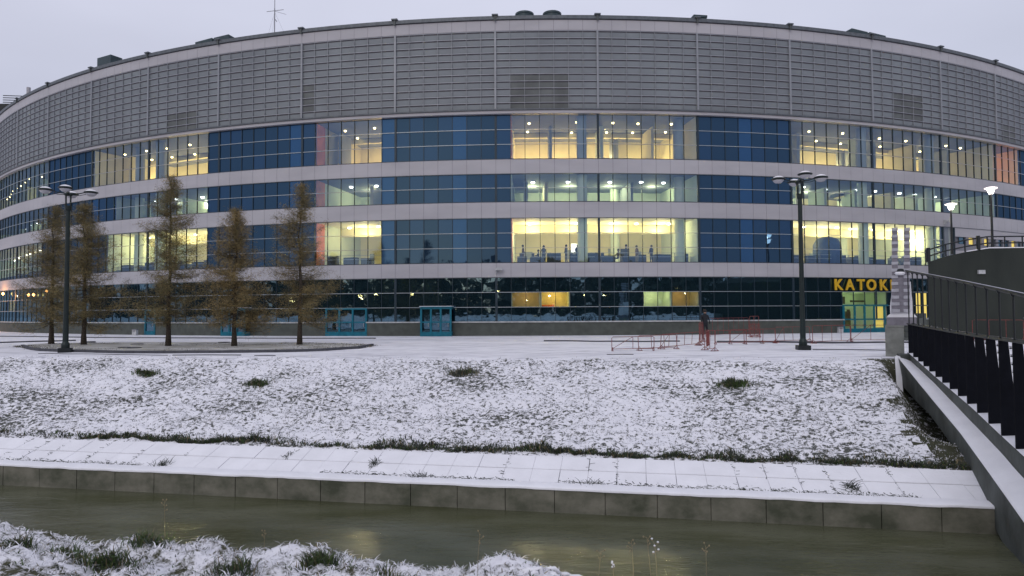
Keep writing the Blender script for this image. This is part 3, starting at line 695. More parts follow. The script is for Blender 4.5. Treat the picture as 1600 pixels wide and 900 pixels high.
# doors -----------------------------------------------------------------
for a, b_, k in doors:
    zt = Z['led']+(Z['g1t']-Z['led'])/3-.03 if k != 'lit' else 3.0
    o1 = .22 if k != 'vestibule' else 1.1
    fb = MB(); n_ = {'single': 1, 'vestibule': 3, 'triple': 3, 'lit': 4}[k]
    es = [a+(b_-a)*i/n_ for i in range(n_+1)]
    if k == 'lit': es = [a, a+(b_-a)*.24, a+(b_-a)*.46, a+(b_-a)*.68, b_-(b_-a)*.08]
    for e in es: rb(fb, e-.09, e+.09, 0, zt, o1-.15, o1, 0, 1)
    rb(fb, a, b_, zt-.14, zt+.02, o1-.15, o1, 0); rb(fb, a, b_, 0, .45, o1-.13, o1-.02, 0); rb(fb, a, b_, 1.36, 1.50, o1-.13, o1-.03, 0)
    if k == 'vestibule':
        for e in (a, b_): rb(fb, e-.07, e+.07, zt-.14, zt, -.2, o1, 0, 1); rb(fb, e-.05, e+.05, 0, .45, -.2, o1-.1, 0, 1); 
        rb(fb, a-.15, b_+.15, zt+.03, zt+.12, -.2, o1+.1, 0); rb(fb, a-.15, b_+.15, zt+.125, zt+.17, -.2, o1+.12, 1)
    dr = fb.build('entrance_door', ['teal_paint', 'snow'], arena)
    gb = MB()
    for e0, e1 in zip(es, es[1:]): gb.quad(cyl(e0+.08, o1-.1, .4), cyl(e1-.08, o1-.1, .4), cyl(e1-.08, o1-.1, zt-.1), cyl(e0+.08, o1-.1, zt-.1))
    gb.build('glass', 'glass_thin' if k == 'lit' else 'glass_low', dr)
    hb = MB()
    for e0, e1 in zip(es, es[1:]): rb(hb, e1-.26, e1-.22, .95, 1.35, o1, o1+.05, 0, 1)
    hb.build('handle', 'transom', dr)
    bb = MB(); rb(bb, a, b_, -.05, 3.1 if k != 'lit' else 4.6, -3.2 if k == 'lit' else -1.0, -3.1 if k == 'lit' else -.9, 0); bb.build('lobby_wall', 'interior_pale' if k == 'lit' else 'interior_dark', dr)
# lit entrance hall behind the big sign
a, b_, k = doors[-1]; hall = MB(); 
rb(hall, a-.6, b_+.3, 4.35, 4.45, -3.2, -.1, 0); rb(hall, a-.1, a, 0, 4.4, -3.2, -.1, 0, 1); rb(hall, b_, b_+.1, 0, 4.4, -3.2, -.1, 0, 1)
rb(hall, a+.3, a+.8, 3.1, 3.9, -.6, -.5, 1, 1); rb(hall, a+2.1, a+4.0, 3.3, 3.5, -1.2, -1.1, 1, 1); rb(hall, a+2.5, a+3.4, .6, 2.3, -2.6, -2.5, 1, 1)
hall.build('entrance_hall', ['interior_pale', 'poster'], arena)
gb = MB(); gb.quad(cyl(a, .0, 3.0), cyl(b_, .0, 3.0), cyl(b_, .0, 4.42), cyl(a, .0, 4.42)); gb.build('window', 'glass_clear', arena)
yb = MB(); e0, e1 = a+(b_-a)*.70, a+(b_-a)*.90; yb.quad(cyl(e0, .07, .55), cyl(e1, .07, .55), cyl(e1, .07, 1.34), cyl(e0, .07, 1.34)); yb.quad(cyl(e0, .07, 1.50), cyl(e1, .07, 1.50), cyl(e1, .07, 2.82), cyl(e0, .07, 2.82)); yb.build('lit_door_panel', 'lit_yellow', arena)
pb = MB()
for q in (0.04, .10): rb(pb, a+.45, a+.85, 1.55, 2.5, .08, .10, 0, 1)
pb.build('notice', 'poster', arena)
for x, pwr, c in ((.2, 60, (.75, 1, .5)), (.6, 60, (.8, 1, .45))):
    ld = bpy.data.lights.new('hall_lamp', 'POINT'); ld.energy = pwr*.55; ld.color = c; ld.shadow_soft_size = .1; lo = bpy.data.objects.new('hall_lamp', ld); COL.objects.link(lo); lo.location = cyl(a+(b_-a)*x, -1.6, 3.9); lo.parent = arena
# small yellow lit windows right of the pillars
sa = s_at(1430, 480)[0]
for k, (da, wd) in enumerate(((0, .75), (1.0, .7))):
    yb = MB(); rb(yb, sa+da, sa+da+wd, 1.5, 4.3, .02, .05, 0, 1); wn = yb.build('lit_window', 'lit_yellow', arena)
    f_ = MB(); rb(f_, sa+da-.08, sa+da, 1.4, 4.4, .0, .12, 0, 1); rb(f_, sa+da, sa+da+wd, 2.9, 2.98, .0, .10, 0, 1); f_.build('frame', 'mullion', wn)

# roof items
for j in range(-1, 14):
    mb = MB(); s_ = sj(j); rb(mb, s_-.32, s_+.32, 32.87, 33.0, -.3, .62, 0, 1); rb(mb, s_-.10, s_+.10, 32.3, 32.9, .44, .54, 1, 1)
    mb.build('roof_light', ['coping', 'screen_mesh_dark'], arena)
def slab_vent(px0, px1, pyt0, pyt1, dep=1.5, off=-2.0, name='roof_vent', taper=0):
    a, _ = s_at(px0, pyt0, off); b2_, _ = s_at(px1, pyt1, off)
    def zt(px, py):
        d = ray(px, py); s_, _z = s_at(px, py, off); q = cyl(s_, off, 0); t_ = math.hypot(q[0], q[1])/math.hypot(d.x, d.y); return EYE+d.z*t_
    za, zb = zt(px0, pyt0), zt(px1, pyt1); mb = MB()
    mb.hexa([cyl(a, off, 32.8), cyl(b2_, off, 32.8), cyl(b2_, off-dep, 32.8), cyl(a, off-dep, 32.8), cyl(a, off, za), cyl(b2_, off, zb), cyl(b2_, off-dep, zb), cyl(a, off-dep, za)])
    return mb.build(name, 'vent_green', arena)
slab_vent(152, 173, 91, 85); slab_vent(305, 331, 66, 59); slab_vent(334, 357, 59, 53.5); slab_vent(1331, 1356, 44, 50); slab_vent(1359, 1384, 50, 56)
for px in (819.5, 862.5):
    s_, _ = s_at(px, 20, -2); c = cyl(s_, -2, 32.6); mb = MB(); mb.lathe(c, [(.95, 0), (.95, 1.2), (1.0, 1.25), (1.0, 1.45), (.85, 1.45), (.85, 1.2)], 24); mb.build('roof_vent', 'vent_green', arena)
s_, _ = s_at(1094, 20, -2); mb = MB(); c = cyl(s_, -2, 33.9); rb(mb, s_-.75, s_+.75, 32.7, 34.1, -3, -2, 0, 1); rb(mb, s_-.78, s_+.78, 34.1, 34.35, -3.2, -1.9, 0, 1); mb.build('roof_vent', 'vent_green', arena)
# mast on the roof
q = cyl(s_at(429, 49, -1.5)[0], -1.5, 32.9); mb = MB(); q = Vector(q)
mb.tube([q, q+Vector((0, 0, 3.6))], .05, 6); mb.tube([q+Vector((0, 0, 3.6)), q+Vector((0, 0, 7))], .035, 6)
mb.tube([q+Vector((-.9, 0, 3.25)), q+Vector((1.0, 0, 3.45))], .03, 5); mb.tube([q+Vector((.02, 0, 2.4)), q+Vector((.25, 0, 2.1))], .04, 5)
mb.tube([q+Vector((0, 0, 3.3)), q+Vector((1.3, 0, 2.9))], .02, 5)
for sx, sy_ in ((-1.1, .4), (1.4, .4), (.2, -1.2)): mb.tube([q+Vector((0, 0, 3.2)), q+Vector((sx, sy_, 0))], .008, 4)
mb.build('antenna_mast', 'cladding_dark', arena)
# tank and pipes behind the left end of the roof
q = Vector(cyl(s_at(0, 165)[0], -4, 32.9)); mb = MB()
mb.box(q+Vector((-2.2, 0, 1.2)), (5.0, 2, 2.6), 0); 
for k in range(4): mb.tube([q+Vector((-4, -.8, 2.8+.35*k)), q+Vector((1.4-.3*k, -.8, 2.6+.35*k)), q+Vector((2.4, -.8, 1.4+.1*k))], .07, 5)
mb.tube([q+Vector((.2, -1, 0)), q+Vector((.2, -1, 5))], .28, 8, 1)
mb.build('roof_plant', ['dark_metal', 'cladding'], arena)
# cameras on the facade
for px, py in ((780, 421), (1476, 346)):
    s_, z_ = s_at(px, py); mb = MB(); rb(mb, s_-.35, s_+.35, z_-.12, z_+.12, .25, .75, 0, 1); rb(mb, s_-.32, s_-.24, z_-.4, z_+.1, .1, .4, 0, 1); mb.build('security_camera', 'bin_white', arena)

# big letters over the entrance
sign = empty('sign', cyl(s_at(1345, 445)[0], .2, 5.2), 'large yellow letters spelling KATOK above the lit entrance', 'sign')
inv = Matrix.Translation(-Vector(sign.location))
def letter(ch, pxc, wscale=1.0):
    cu = bpy.data.curves.new('letter', 'FONT'); cu.body = ch; cu.size = 1.62; cu.extrude = .06; cu.offset = .045; cu.align_x = 'CENTER'
    o = bpy.data.objects.new('tmp', cu); COL.objects.link(o); bpy.context.view_layer.update()
    me = bpy.data.meshes.new_from_object(o.evaluated_get(bpy.context.evaluated_depsgraph_get())); bpy.data.objects.remove(o)
    s_, _ = s_at(pxc, 445); c = Vector(cyl(s_, .26, 0)); th = s_/RB
    me.transform(Matrix.Translation((c.x, c.y, 4.62)) @ Matrix.Rotation(th, 4, 'Z') @ Matrix.Diagonal((wscale, 1, 1, 1)) @ Matrix.Rotation(R_(90), 4, 'X'))
    me.transform(inv); me.materials.clear(); me.materials.append(MATS['yellow_sign'])
    l = bpy.data.objects.new('letter', me); COL.objects.link(l); l.parent = sign
for ch, px in zip('KATOK', (1307, 1325, 1342, 1358.5, 1377)): letter(ch, px, 1.0)
letter('I', 1390, 1.0)

# ------------------------------------------------------------------ people (one continuous skinned body, hair as a part)
def body_mesh(seated):
    if seated: J = [((0, 0, .52), .15), ((0, -.02, .75), .14), ((0, -.03, 1.0), .17), ((0, -.02, 1.13), .07), ((0, 0, 1.22), .095), ((0, .01, 1.33), .08),
        ((-.2, 0, 1.02), .06), ((-.27, .12, .82), .045), ((-.15, .34, .80), .035), ((.2, 0, 1.02), .06), ((.27, .12, .82), .045), ((.15, .34, .80), .035),
        ((-.1, .05, .50), .09), ((-.12, .45, .50), .07), ((-.12, .47, .08), .045), ((-.12, .6, .05), .04), ((.1, .05, .50), .09), ((.12, .45, .50), .07), ((.12, .47, .08), .045), ((.12, .6, .05), .04)]
    else: J = [((0, 0, .95), .15), ((0, 0, 1.15), .14), ((0, 0, 1.40), .17), ((0, 0, 1.52), .07), ((0, .01, 1.61), .095), ((0, .02, 1.72), .08),
        ((-.2, 0, 1.42), .06), ((-.27, .02, 1.15), .048), ((-.25, .12, .92), .036), ((.2, 0, 1.42), .06), ((.27, .02, 1.15), .048), ((.25, .12, .92), .036),
        ((-.1, 0, .88), .10), ((-.12, .04, .50), .07), ((-.13, 0, .09), .05), ((-.13, .14, .05), .045), ((.1, 0, .88), .10), ((.12, .0, .50), .07), ((.13, -.05, .09), .05), ((.13, .09, .05), .045)]
    E_ = [(0, 1), (1, 2), (2, 3), (3, 4), (4, 5), (2, 6), (6, 7), (7, 8), (2, 9), (9, 10), (10, 11), (0, 12), (12, 13), (13, 14), (14, 15), (0, 16), (16, 17), (17, 18), (18, 19)]
    me = bpy.data.meshes.new('b'); me.from_pydata([j[0] for j in J], E_, []); o = bpy.data.objects.new('b', me); COL.objects.link(o)
    md = o.modifiers.new('s', 'SKIN'); sd = o.modifiers.new('d', 'SUBSURF'); sd.levels = 1; sd.render_levels = 1
    for k, (c, r_) in enumerate(J): me.skin_vertices[0].data[k].radius = (r_, r_*.8)
    me.skin_vertices[0].data[0].use_root = True
    bpy.context.view_layer.update(); r2 = bpy.data.meshes.new_from_object(o.evaluated_get(bpy.context.evaluated_depsgraph_get())); bpy.data.objects.remove(o)
    zc = 1.16 if seated else 1.54
    for m_ in ('cloth_dark', 'skin'): r2.materials.append(MATS[m_])
    for pl in r2.polygons: pl.material_index = 1 if pl.center.z > zc else 0; pl.use_smooth = True
    return r2
BM = {s_: body_mesh(s_) for s_ in (True, False)}
def person(loc, rz, seated, label, group, cloth='cloth_dark', hat=False, sc=1):
    me = BM[seated].copy(); me.materials[0] = MATS[cloth]
    o = bpy.data.objects.new('person', me); COL.objects.link(o); o.location = loc; o.rotation_euler = (0, 0, rz); o.scale = (sc,)*3
    tag(o, label, 'person', group)
    h = MB(); zc = 1.30 if seated else 1.69; h.lathe((0, -.015, zc), [(.10, -.09), (.112, -.02), (.10, .05), (.05, .10)], 12)
    h.build('hat' if hat else 'hair', 'cloth_grey' if hat else 'hair', o, True)
    return o
zf = Z['g2b']+.0
for i, (px, off, seated, cl, lb) in enumerate([
    (817, -1.6, False, 'cloth_brown', 'person in brown beside the orange wall at the left end of the cafe'),
    (842, -2.4, True, 'cloth_dark', 'person in dark clothes sitting in the cafe, left of the two who face each other'),
    (851, -2.4, False, 'cloth_grey', 'person in grey standing at a table in the cafe window'),
    (887, -1.6, False, 'cloth_grey', 'person in grey standing tallest in the middle of the left cafe window'),
    (905, -1.6, False, 'cloth_dark', 'person in dark clothes standing before the white screen in the cafe'),
    (917, -2.2, True, 'cloth_grey', 'person seated right of the white screen in the cafe'),
    (972, -1.8, True, 'cloth_grey', 'person seated low at the left table of the right cafe window'),
    (984, -1.6, False, 'cloth_grey', 'person standing at the dark table in the right cafe window'),
    (1005, -2.5, False, 'cloth_brown', 'person in brown standing between the tables of the right cafe window'),
    (1027, -2.0, False, 'cloth_dark', 'person in dark clothes standing near the round column of the right cafe window')]):
    s_, _ = s_at(px, 400); x_, y_, _z = cyl(s_, off, 0)
    person((x_, y_, zf), random.uniform(-2, 2), seated, lb, 'people inside the lit cafe windows', cl, False, 1.12)
s_, _ = s_at(908, 400); sb2 = MB(); rb(sb2, s_-.45, s_+.6, zf+1.5, zf+2.4, -5.0, -4.9, 0, 1); rb(sb2, s_, s_+.12, zf, zf+1.5, -5.0, -4.9, 1, 1)
tag(sb2.build('display_screen', ['screen_white', 'furniture']), 'bright white screen glowing inside the left cafe window', 'screen')
# blue inflatable shape behind the windows on the right
sA, _ = s_at(1296, 390); sB, _ = s_at(1334, 390); mb = MB(); c = cyl((sA+sB)/2, -2.2, zf)
mb.lathe(c, [(1.45, 0), (1.5, 1.2), (1.45, 2.3), (1.1, 2.9), (.5, 3.15), (.1, 3.2)], 24)
tag(mb.build('slide_tower', 'blue_plastic', smooth=True), 'bulky rounded blue shape standing behind the lit window right of the lamp post', 'play tower')

# ------------------------------------------------------------------ plaza: kerbs, tree bed, barriers, bins
def gz(x, y): u_, v_ = uv(x, y); return float(hgt(u_, v_)+bumps(u_, v_))
kb = MB(); 
def kerbline(pts, w_=.18, h=.10, mi=0):
    for a_, b2_ in zip(pts, pts[1:]):
        a_ = Vector((a_[0], a_[1], 0)); b2_ = Vector((b2_[0], b2_[1], 0)); d = (b2_-a_).normalized(); n2 = Vector((-d.y, d.x, 0))*w_/2
        za, zb = gz(*a_.xy), gz(*b2_.xy)
        p8 = [a_-n2, b2_-n2, b2_+n2, a_+n2]; zz = [za, zb, zb, za]
        kb.hexa([Vector((q.x, q.y, z_-.2)) for q, z_ in zip(p8, zz)]+[Vector((q.x, q.y, z_+h)) for q, z_ in zip(p8, zz)], mi)
def along(pxs, z_=0): return [at_z(x, y, z_) for x, y in pxs]
def densify(pts, n_=6):
    r2 = []
    for a_, b2_ in zip(pts, pts[1:]):
        for k in range(n_): r2.append(a_.lerp(b2_, k/n_))
    return r2+[pts[-1]]
bedpx = [(35, 543), (44, 546), (62, 548.4), (100, 550), (200, 551.5), (330, 551.5), (430, 550.5), (510, 548.5), (560, 546), (582, 542.5)]
bedf = densify(along(bedpx, -.08), 4)
bedb = densify(along([(582, 542.5), (560, 539), (480, 536.5), (330, 536), (180, 536.5), (80, 537.5), (45, 540), (35, 543)], -.05), 4)
kerbline(bedf, .2, .17); kb_o = kb.build('bed_kerb', 'kerb'); tag(kb_o, kind='structure')
mb = MB(); ring = bedf[:-1]+bedb[:-1]
from mathutils.geometry import tessellate_polygon
bx_ = [Vector((q.x, q.y, 0)) for q in ring]
nb_, nv_ = 60, 8
for i in range(nb_):
    for k in range(nv_):
        pass
# bed surface: lofted between front and back edge
fr_ = [bedf[int(i*(len(bedf)-1)/nb_)] for i in range(nb_+1)]; bk_ = bedb[::-1]; bk_ = [bk_[int(i*(len(bk_)-1)/nb_)] for i in range(nb_+1)]
for i in range(nb_+1):
    for k in range(nv_+1):
        q = fr_[i].lerp(bk_[i], k/nv_); mb.v.append((q.x, q.y, gz(q.x, q.y)+.035+.05*math.sin(math.pi*k/nv_)))
for i in range(nb_):
    for k in range(nv_):
        a_ = i*(nv_+1)+k; mb.f.append((a_, a_+nv_+1, a_+nv_+2, a_+1)); mb.m.append(0)
tag(mb.build('tree_bed', 'bed_soil', smooth=True), kind='structure')
def bed_grass(g, n):
    i = g.integers(0, nb_, n); k = g.uniform(.04, .9, n); F0 = np.array([q[:] for q in fr_])[i]; B0 = np.array([q[:] for q in bk_])[i]; q = F0+(B0-F0)*k[:, None]
    u_ = (q[:, 0]-A.x)*NV.x+(q[:, 1]-A.y)*NV.y; v_ = (q[:, 0]-A.x)*T.x+(q[:, 1]-A.y)*T.y
    u_ = u_+g.normal(0, .2, n); v_ = v_+g.normal(0, .3, n); kk = vnoise(v_, u_, .45, 88) > .42; return u_[kk], v_[kk], np.ones(kk.sum())
tag(blades('grass', 9000, bed_grass, .03, .10, ['blade_dark', 'blade_straw', 'blade_snow'], [.5, .3, .2], .9, 90, zoff=.03), 'thin brownish grass on the kerbed bed under the larches', 'grass', kind='stuff')
kb = MB()
kerbline(densify(along([(-60, 525.5), (60, 526.5), (150, 528), (300, 528.6), (450, 529.2), (587, 529.2)], 0), 5), .16, .09)
kerbline(densify(along([(-80, 538), (0, 536.0), (60, 534.2), (118, 532.5)], 0), 5), .3, .10)
kerbline(densify(along([(850, 533.2), (930, 534), (1000, 534.3), (1062, 534)], 0), 5), .18, .10)
kerbline(densify(along([(1120, 535), (1200, 535.3), (1300, 536.5), (1386, 535.8), (1500, 536)], 0), 5), .22, .12)
kerbline(densify(along([(1270, 548.3), (1330, 548.6), (1385, 548.9)], -.1), 3), .08, .05)
kerbline(densify(along([(270, 556.3), (330, 556), (376, 556.5)], -.15), 3), .12, .05)
kerbline(densify(along([(60, 553.5), (200, 554.6), (262, 555.5)], -.12), 3), .05, .035)
kerbline(densify(along([(398, 557.2), (430, 557.6)], -.15), 3), .08, .04)
kerbline(densify(along([(948, 555), (990, 555)], -.12), 3), .08, .04)
kb.build('kerb', 'kerb')['kind'] = 'structure'
# dark bare patches and manhole covers on the bed
for px, py, w_, lb in ((210, 545, .9, 'dark oval manhole cover beside the kerb of the tree bed'), (194, 544.5, .8, 'dark manhole cover, left of the pair on the tree bed'), (214, 540, .9, 'dark manhole cover at the back of the tree bed'), (142, 536, .7, 'dark manhole cover right of the second larch'), (350, 537, .9, 'dark manhole cover by the fourth larch')):
    q = at_z(px, py, -.03); mb = MB(); zz = gz(q.x, q.y)
    mb.lathe((q.x, q.y, zz+.06), [(w_*.5, -.05), (w_*.5, .05), (w_*.42, .055), (w_*.2, .06)], 20); tag(mb.build('manhole_cover', 'kerb'), lb, 'manhole cover', 'manhole covers around the tree bed')

def barrier(pa, pb, h, label, tilt=0, brace=True):
    a_ = at_z(*pa, -.08); b2_ = at_z(*pb, -.05); a_.z = gz(a_.x, a_.y); b2_.z = gz(b2_.x, b2_.y)
    c = a_; o = empty('barrier', a_, label, 'barrier', 'red metal crowd barriers standing in the snow'); d = b2_-a_; L_ = d.length; ex = d.normalized(); upz = Vector((0, 0, 1)); 
    if tilt: n2 = ex.cross(upz); upz = (upz+n2*tilt).normalized()
    mb = MB(); r0 = .022; q = lambda s_, z_: ex*(s_*L_)+upz*z_
    mb.tube([q(0, 0), q(0, h-.06), q(.03, h), q(.97, h), q(1, h-.06), q(1, 0)], r0, 6); mb.tube([q(0, .14), q(1, .14)], r0, 6)
    mb.build('frame', 'rust_red', o)
    mb = MB(); n_ = max(2, int(L_/.95))
    for k in range(1, n_): mb.tube([q(k/n_, .14), q(k/n_, h)], r0*.8, 5)
    if brace: mb.tube([q(0, .14), q(1/n_, h)], r0*.7, 5); 
    mb.build('bars', 'rust_red', o)
    mb = MB(); n3 = ex.cross(Vector((0, 0, 1)))
    for s_ in (.02, .98): mb.tube([q(s_, .03)-n3*.28, q(s_, .03)+n3*.28], .022, 5); mb.tube([q(s_, .25), q(s_, .03)-n3*.25], .016, 4); mb.tube([q(s_, .25), q(s_, .03)+n3*.25], .016, 4)
    mb.build('feet', 'rust_red', o); return o
BR = [((956, 549), (1022, 548), .88, 'red barrier at the left end of the row, nearest the river'),
      ((998, 548.7), (1058, 545.5), .92, 'red barrier overlapping the leftmost one in the row'),
      ((1032, 546.5), (1092, 541), .95, 'third red barrier from the left, leading up to the standing person'),
      ((1101, 547.8), (1117, 548.5), 1.25, 'narrow red barrier seen nearly end on, in front of the standing person'),
      ((1094, 541), (1100, 535), 1.55, 'red barrier panel seen edge on beside the standing person'),
      ((1117, 540), (1166, 539), 1.0, 'red barrier just right of the standing person'),
      ((1140, 539.5), (1192, 538), 1.05, 'red barrier halfway between the person and the right lamp post'),
      ((1163, 539.3), (1212, 537.7), 1.05, 'red barrier left of the right lamp post'),
      ((1212, 537.5), (1266, 534.5), 1.15, 'red barrier passing behind the right lamp post'),
      ((1270, 538.5), (1329, 535.5), 1.28, 'long red barrier right of the lamp post in front of the lit entrance'),
      ((1330, 535.5), (1392, 535), 1.25, 'red barrier ending at the stone pillar of the bridge'),
      ((1105, 527), (1170, 523), 1.7, 'tall red barrier in the second row behind the standing person'),
      ((1172, 528), (1186, 527), 1.9, 'dense red barrier panel in the second row left of the lamp post'),
      ((1520, 534), (1600, 535), 1.6, 'red barrier beyond the bridge railing at the foot of the dark ramp')]
for i, (pa, pb, h, lb) in enumerate(BR): barrier(pa, pb, h, lb, random.Random(i).uniform(-.08, .08), i % 2 == 0)
for (pc, wpx, hh, lb) in (((1110, 547), 0, 0, ''),):
    pass
# dense stacked panels
mb = MB(); q0 = at_z(1172, 529, 0)
for k in range(9): mb.tube([q0+Vector((.11*k, 0, .05)), q0+Vector((.11*k, .1, 1.25))], .02, 5)
mb.tube([q0+Vector((0, 0, 1.25)), q0+Vector((.9, .1, 1.25))], .025, 5); mb.tube([q0+Vector((0, 0, .2)), q0+Vector((.9, .1, .2))], .025, 5)
tag(mb.build('barrier', 'rust_red'), 'stack of red barriers leaning upright together behind the row', 'barrier', 'red metal crowd barriers standing in the snow')
mb = MB(); q0 = at_z(1104, 543, 0)
for k in range(6): mb.tube([q0+Vector((.13*k, .35*k, .05)), q0+Vector((.13*k, .35*k, 1.05))], .02, 5)
mb.tube([q0+Vector((0, 0, 1.05)), q0+Vector((.65, 1.75, 1.05))], .025, 5); mb.tube([q0+Vector((0, 0, .2)), q0+Vector((.65, 1.75, .2))], .025, 5)
tag(mb.build('barrier', 'rust_red'), 'closely barred red barrier receding behind the narrow one', 'barrier', 'red metal crowd barriers standing in the snow')
q = at_z(1102, 531, 0.0); person((q.x, q.y, gz(q.x, q.y)+.0), R_(200), False, 'person in dark winter clothes standing among the red barriers', None, 'cloth_dark', False, 1.42)
def bin_(px, py, label):
    q = at_z(px, py, 0); mb = MB(); mb.box(q+Vector((0, 0, .32)), (.48, .4, .6)); o = mb.build('litter_bin', 'bin_white'); tag(o, label, 'bin', 'small white bins by the arena wall')
    mb = MB(); mb.box(q+Vector((0, 0, .66)), (.54, .46, .07)); mb.box(q+Vector((0, -.21, .5)), (.3, .03, .1)); mb.build('lid', 'cladding_dark', o)
bin_(211, 524, 'small white bin against the plinth between the second and third larches'); bin_(1313, 520.5, 'small pale bin beside the lit entrance')

# ------------------------------------------------------------------ lamp posts
def lamp_post(px, py, ytop, label, rz, zg=-.1):
    b_ = at_z(px, py, zg); o = empty('lamp_post', (b_.x, b_.y, gz(b_.x, b_.y)-.05), label, 'lamp post', 'dark unlit lamp posts with bowl heads', rz)
    tp = at_y(px, ytop, b_.y).z-o.location.z
    mb = MB(); mb.box((0, 0, .16), (.74, .74, .34)); mb.build('base', 'dark_metal', o)
    mb = MB(); mb.lathe((0, 0, .3), [(.24, 0), (.24, .25), (.17, .45), (.165, 1.2), (.14, 3.0), (.13, tp-1.6), (.18, tp-1.5), (.2, tp-1.25)], 16); mb.build('pole', 'lamp_green', o)
    mb = MB()
    for k in range(4):
        a = R_(45+90*k); mb.tube([(math.cos(a)*.17, math.sin(a)*.17, tp-1.0), (math.cos(a)*.19, math.sin(a)*.19, tp-.25)], .035, 6)
    mb.lathe((0, 0, tp-.28), [(.22, 0), (.25, .08), (.2, .16), (.08, .22), (.03, .3)], 14); mb.build('lantern_cage', 'lamp_green', o)
    for k in range(4):
        a = R_(90*k); c, s_ = math.cos(a), math.sin(a); L_ = 1.25
        mb = MB(); mb.tube([(c*.1, s_*.1, tp-.15), (c*.6, s_*.6, tp-.11), (c*L_*.8, s_*L_*.8, tp+.02)], [.045, .035, .03], 6)
        mb.tube([(c*.1, s_*.1, tp-.22), (c*.6, s_*.6, tp-.24), (c*L_*.85, s_*L_*.85, tp-.1)], [.03, .02, .02], 5); arm = mb.build('arm', 'lamp_green', o)
        mb = MB(); h = (c*L_, s_*L_, tp)
        mb.lathe(h, [(.34, -.03), (.42, -.01), (.42, .04), (.33, .08), (.2, .13), (.05, .17)], 20); hd = mb.build('lamp_head', 'lamp_green', arm, True)
        # snow, bowl
        mb = MB(); mb.lathe((h[0], h[1], tp+.07), [(.34, .0), (.31, .04), (.22, .10), (.08, .14)], 18); sn_ = mb.build('snow', 'snow', arm, True)
        mb = MB(); mb.lathe((h[0], h[1], tp-.06), [(.05, -.19), (.20, -.16), (.30, -.07), (.34, 0)], 18); mb.build('glass_bowl', 'bowl', arm, True)
    return o
m, t, p = nodes('bowl'); p.inputs['Base Color'].default_value = (.42, .42, .46, 1); p.inputs['Roughness'].default_value = .25
lamp_post(102, 551, 299, 'tall unlit dark lamp post at the left end of the tree bed', R_(28)); lamp_post(1255, 548, 279, 'tall unlit dark lamp post with snowy bowls standing among the red barriers', R_(-8))

# ------------------------------------------------------------------ larches
def larch(px, py, ytop, wpx, label, seed, green=.4):
    r_ = random.Random(seed); b_ = at_z(px, py, -.05); zg = gz(b_.x, b_.y); H = at_y(px, ytop, b_.y).z-zg; dpx = b_.y/F; W = wpx*dpx/2
    o = empty('larch_tree', (b_.x, b_.y, zg), label, 'tree', 'larches growing in the kerbed bed')
    tr = MB(); bend = [(r_.uniform(-.06, .06)*i/4, r_.uniform(-.06, .06)*i/4, H*i/12) for i in range(13)]; bend[0] = (0, 0, -.2)
    tr.tube(bend, [.24, .17]+[.155*(1-i/12.5)+.012 for i in range(2, 13)], 9); tr.build('trunk', 'bark', o, True)
    br = MB(); Q = []; nb2 = r_.choice((165, 185, 200))
    for k in range(nb2):
        f = (k+r_.random())/nb2; z = H*(.15+.84*f**.92)
        prof = (1-f)**.62*min(1, .78+2.2*f)*(1-.25*f) if True else 0
        L_ = 1.12*W*prof*r_.choice((.45, .7, .9, 1, 1.1, 1.2))*r_.uniform(.85, 1.1)+.10; a = r_.uniform(0, 6.283); i = int(z/H*12); c0 = Vector(bend[min(i, 12)]); st = Vector((c0.x, c0.y, z))
        up = r_.uniform(-.12, .22)+.35*f; dr = Vector((math.cos(a), math.sin(a), 0)); pts = [st]; n_ = 6
        sag = r_.uniform(.10, .32)*(1-f)
        for s_ in range(1, n_+1):
            t_ = s_/n_; pts.append(st+dr*L_*t_+Vector((r_.uniform(-.05, .05), r_.uniform(-.05, .05), L_*(up*t_-sag*math.sin(t_*2.2)+.18*t_**3))))
        br.tube(pts, [.020*(1-.8*s_/n_)*(1.15-f*.6) for s_ in range(n_+1)], 4, cap=False)
        ntw = int(6+L_*12)
        for s_ in range(ntw):
            t_ = r_.uniform(.12, 1)*n_; i0 = min(int(t_), n_-1); q = pts[i0].lerp(pts[i0+1], t_-i0)
            d = (dr*r_.uniform(.1, .6)+Vector((r_.gauss(0, .5), r_.gauss(0, .5), r_.uniform(-.7, .25)))).normalized()*r_.uniform(.15, .5)*(.5+.5*(1-f))
            e = q+d; Q.append((q, e))
            if r_.random() < .5: br.tube([q, e], [.008, .004], 3, cap=False)
    br.build('branches', 'bark', o)
    cr_ = MB()
    for q, e in Q:
        for s_ in range(r_.choice((7, 9, 12))):
            c = q.lerp(e, r_.random())+Vector((r_.gauss(0, .19), r_.gauss(0, .19), r_.gauss(0, .14)))
            d = Vector((r_.gauss(0, 1), r_.gauss(0, 1), r_.gauss(0, .7))).normalized()*r_.uniform(.04, .10); n2 = d.cross(Vector((r_.gauss(0, 1), r_.gauss(0, 1), r_.gauss(0, 1)))).normalized()*.010
            cr_.quad(c-d-n2, c+d-n2*.3, c+d+n2*.3, c-d+n2, 1 if r_.random() < green else 0)
    cr_.build('crown', ['larch_needle', 'larch_needle_green'], o); return o
larch(80, 540, 322, 108, 'sparse brownish larch at the left end of the row, left of the lamp post', 1, .5)
larch(131, 541, 318, 118, 'brownish larch just right of the left lamp post', 2, .5)
larch(263, 543, 275, 122, 'tallest thin topped larch in the middle of the row', 3, .6)
larch(366, 543, 326, 112, 'short rusty orange larch, fourth in the row', 4, .15)
larch(468, 541, 287, 118, 'rightmost larch of the row, next to the three leaf teal doors', 5, .4)

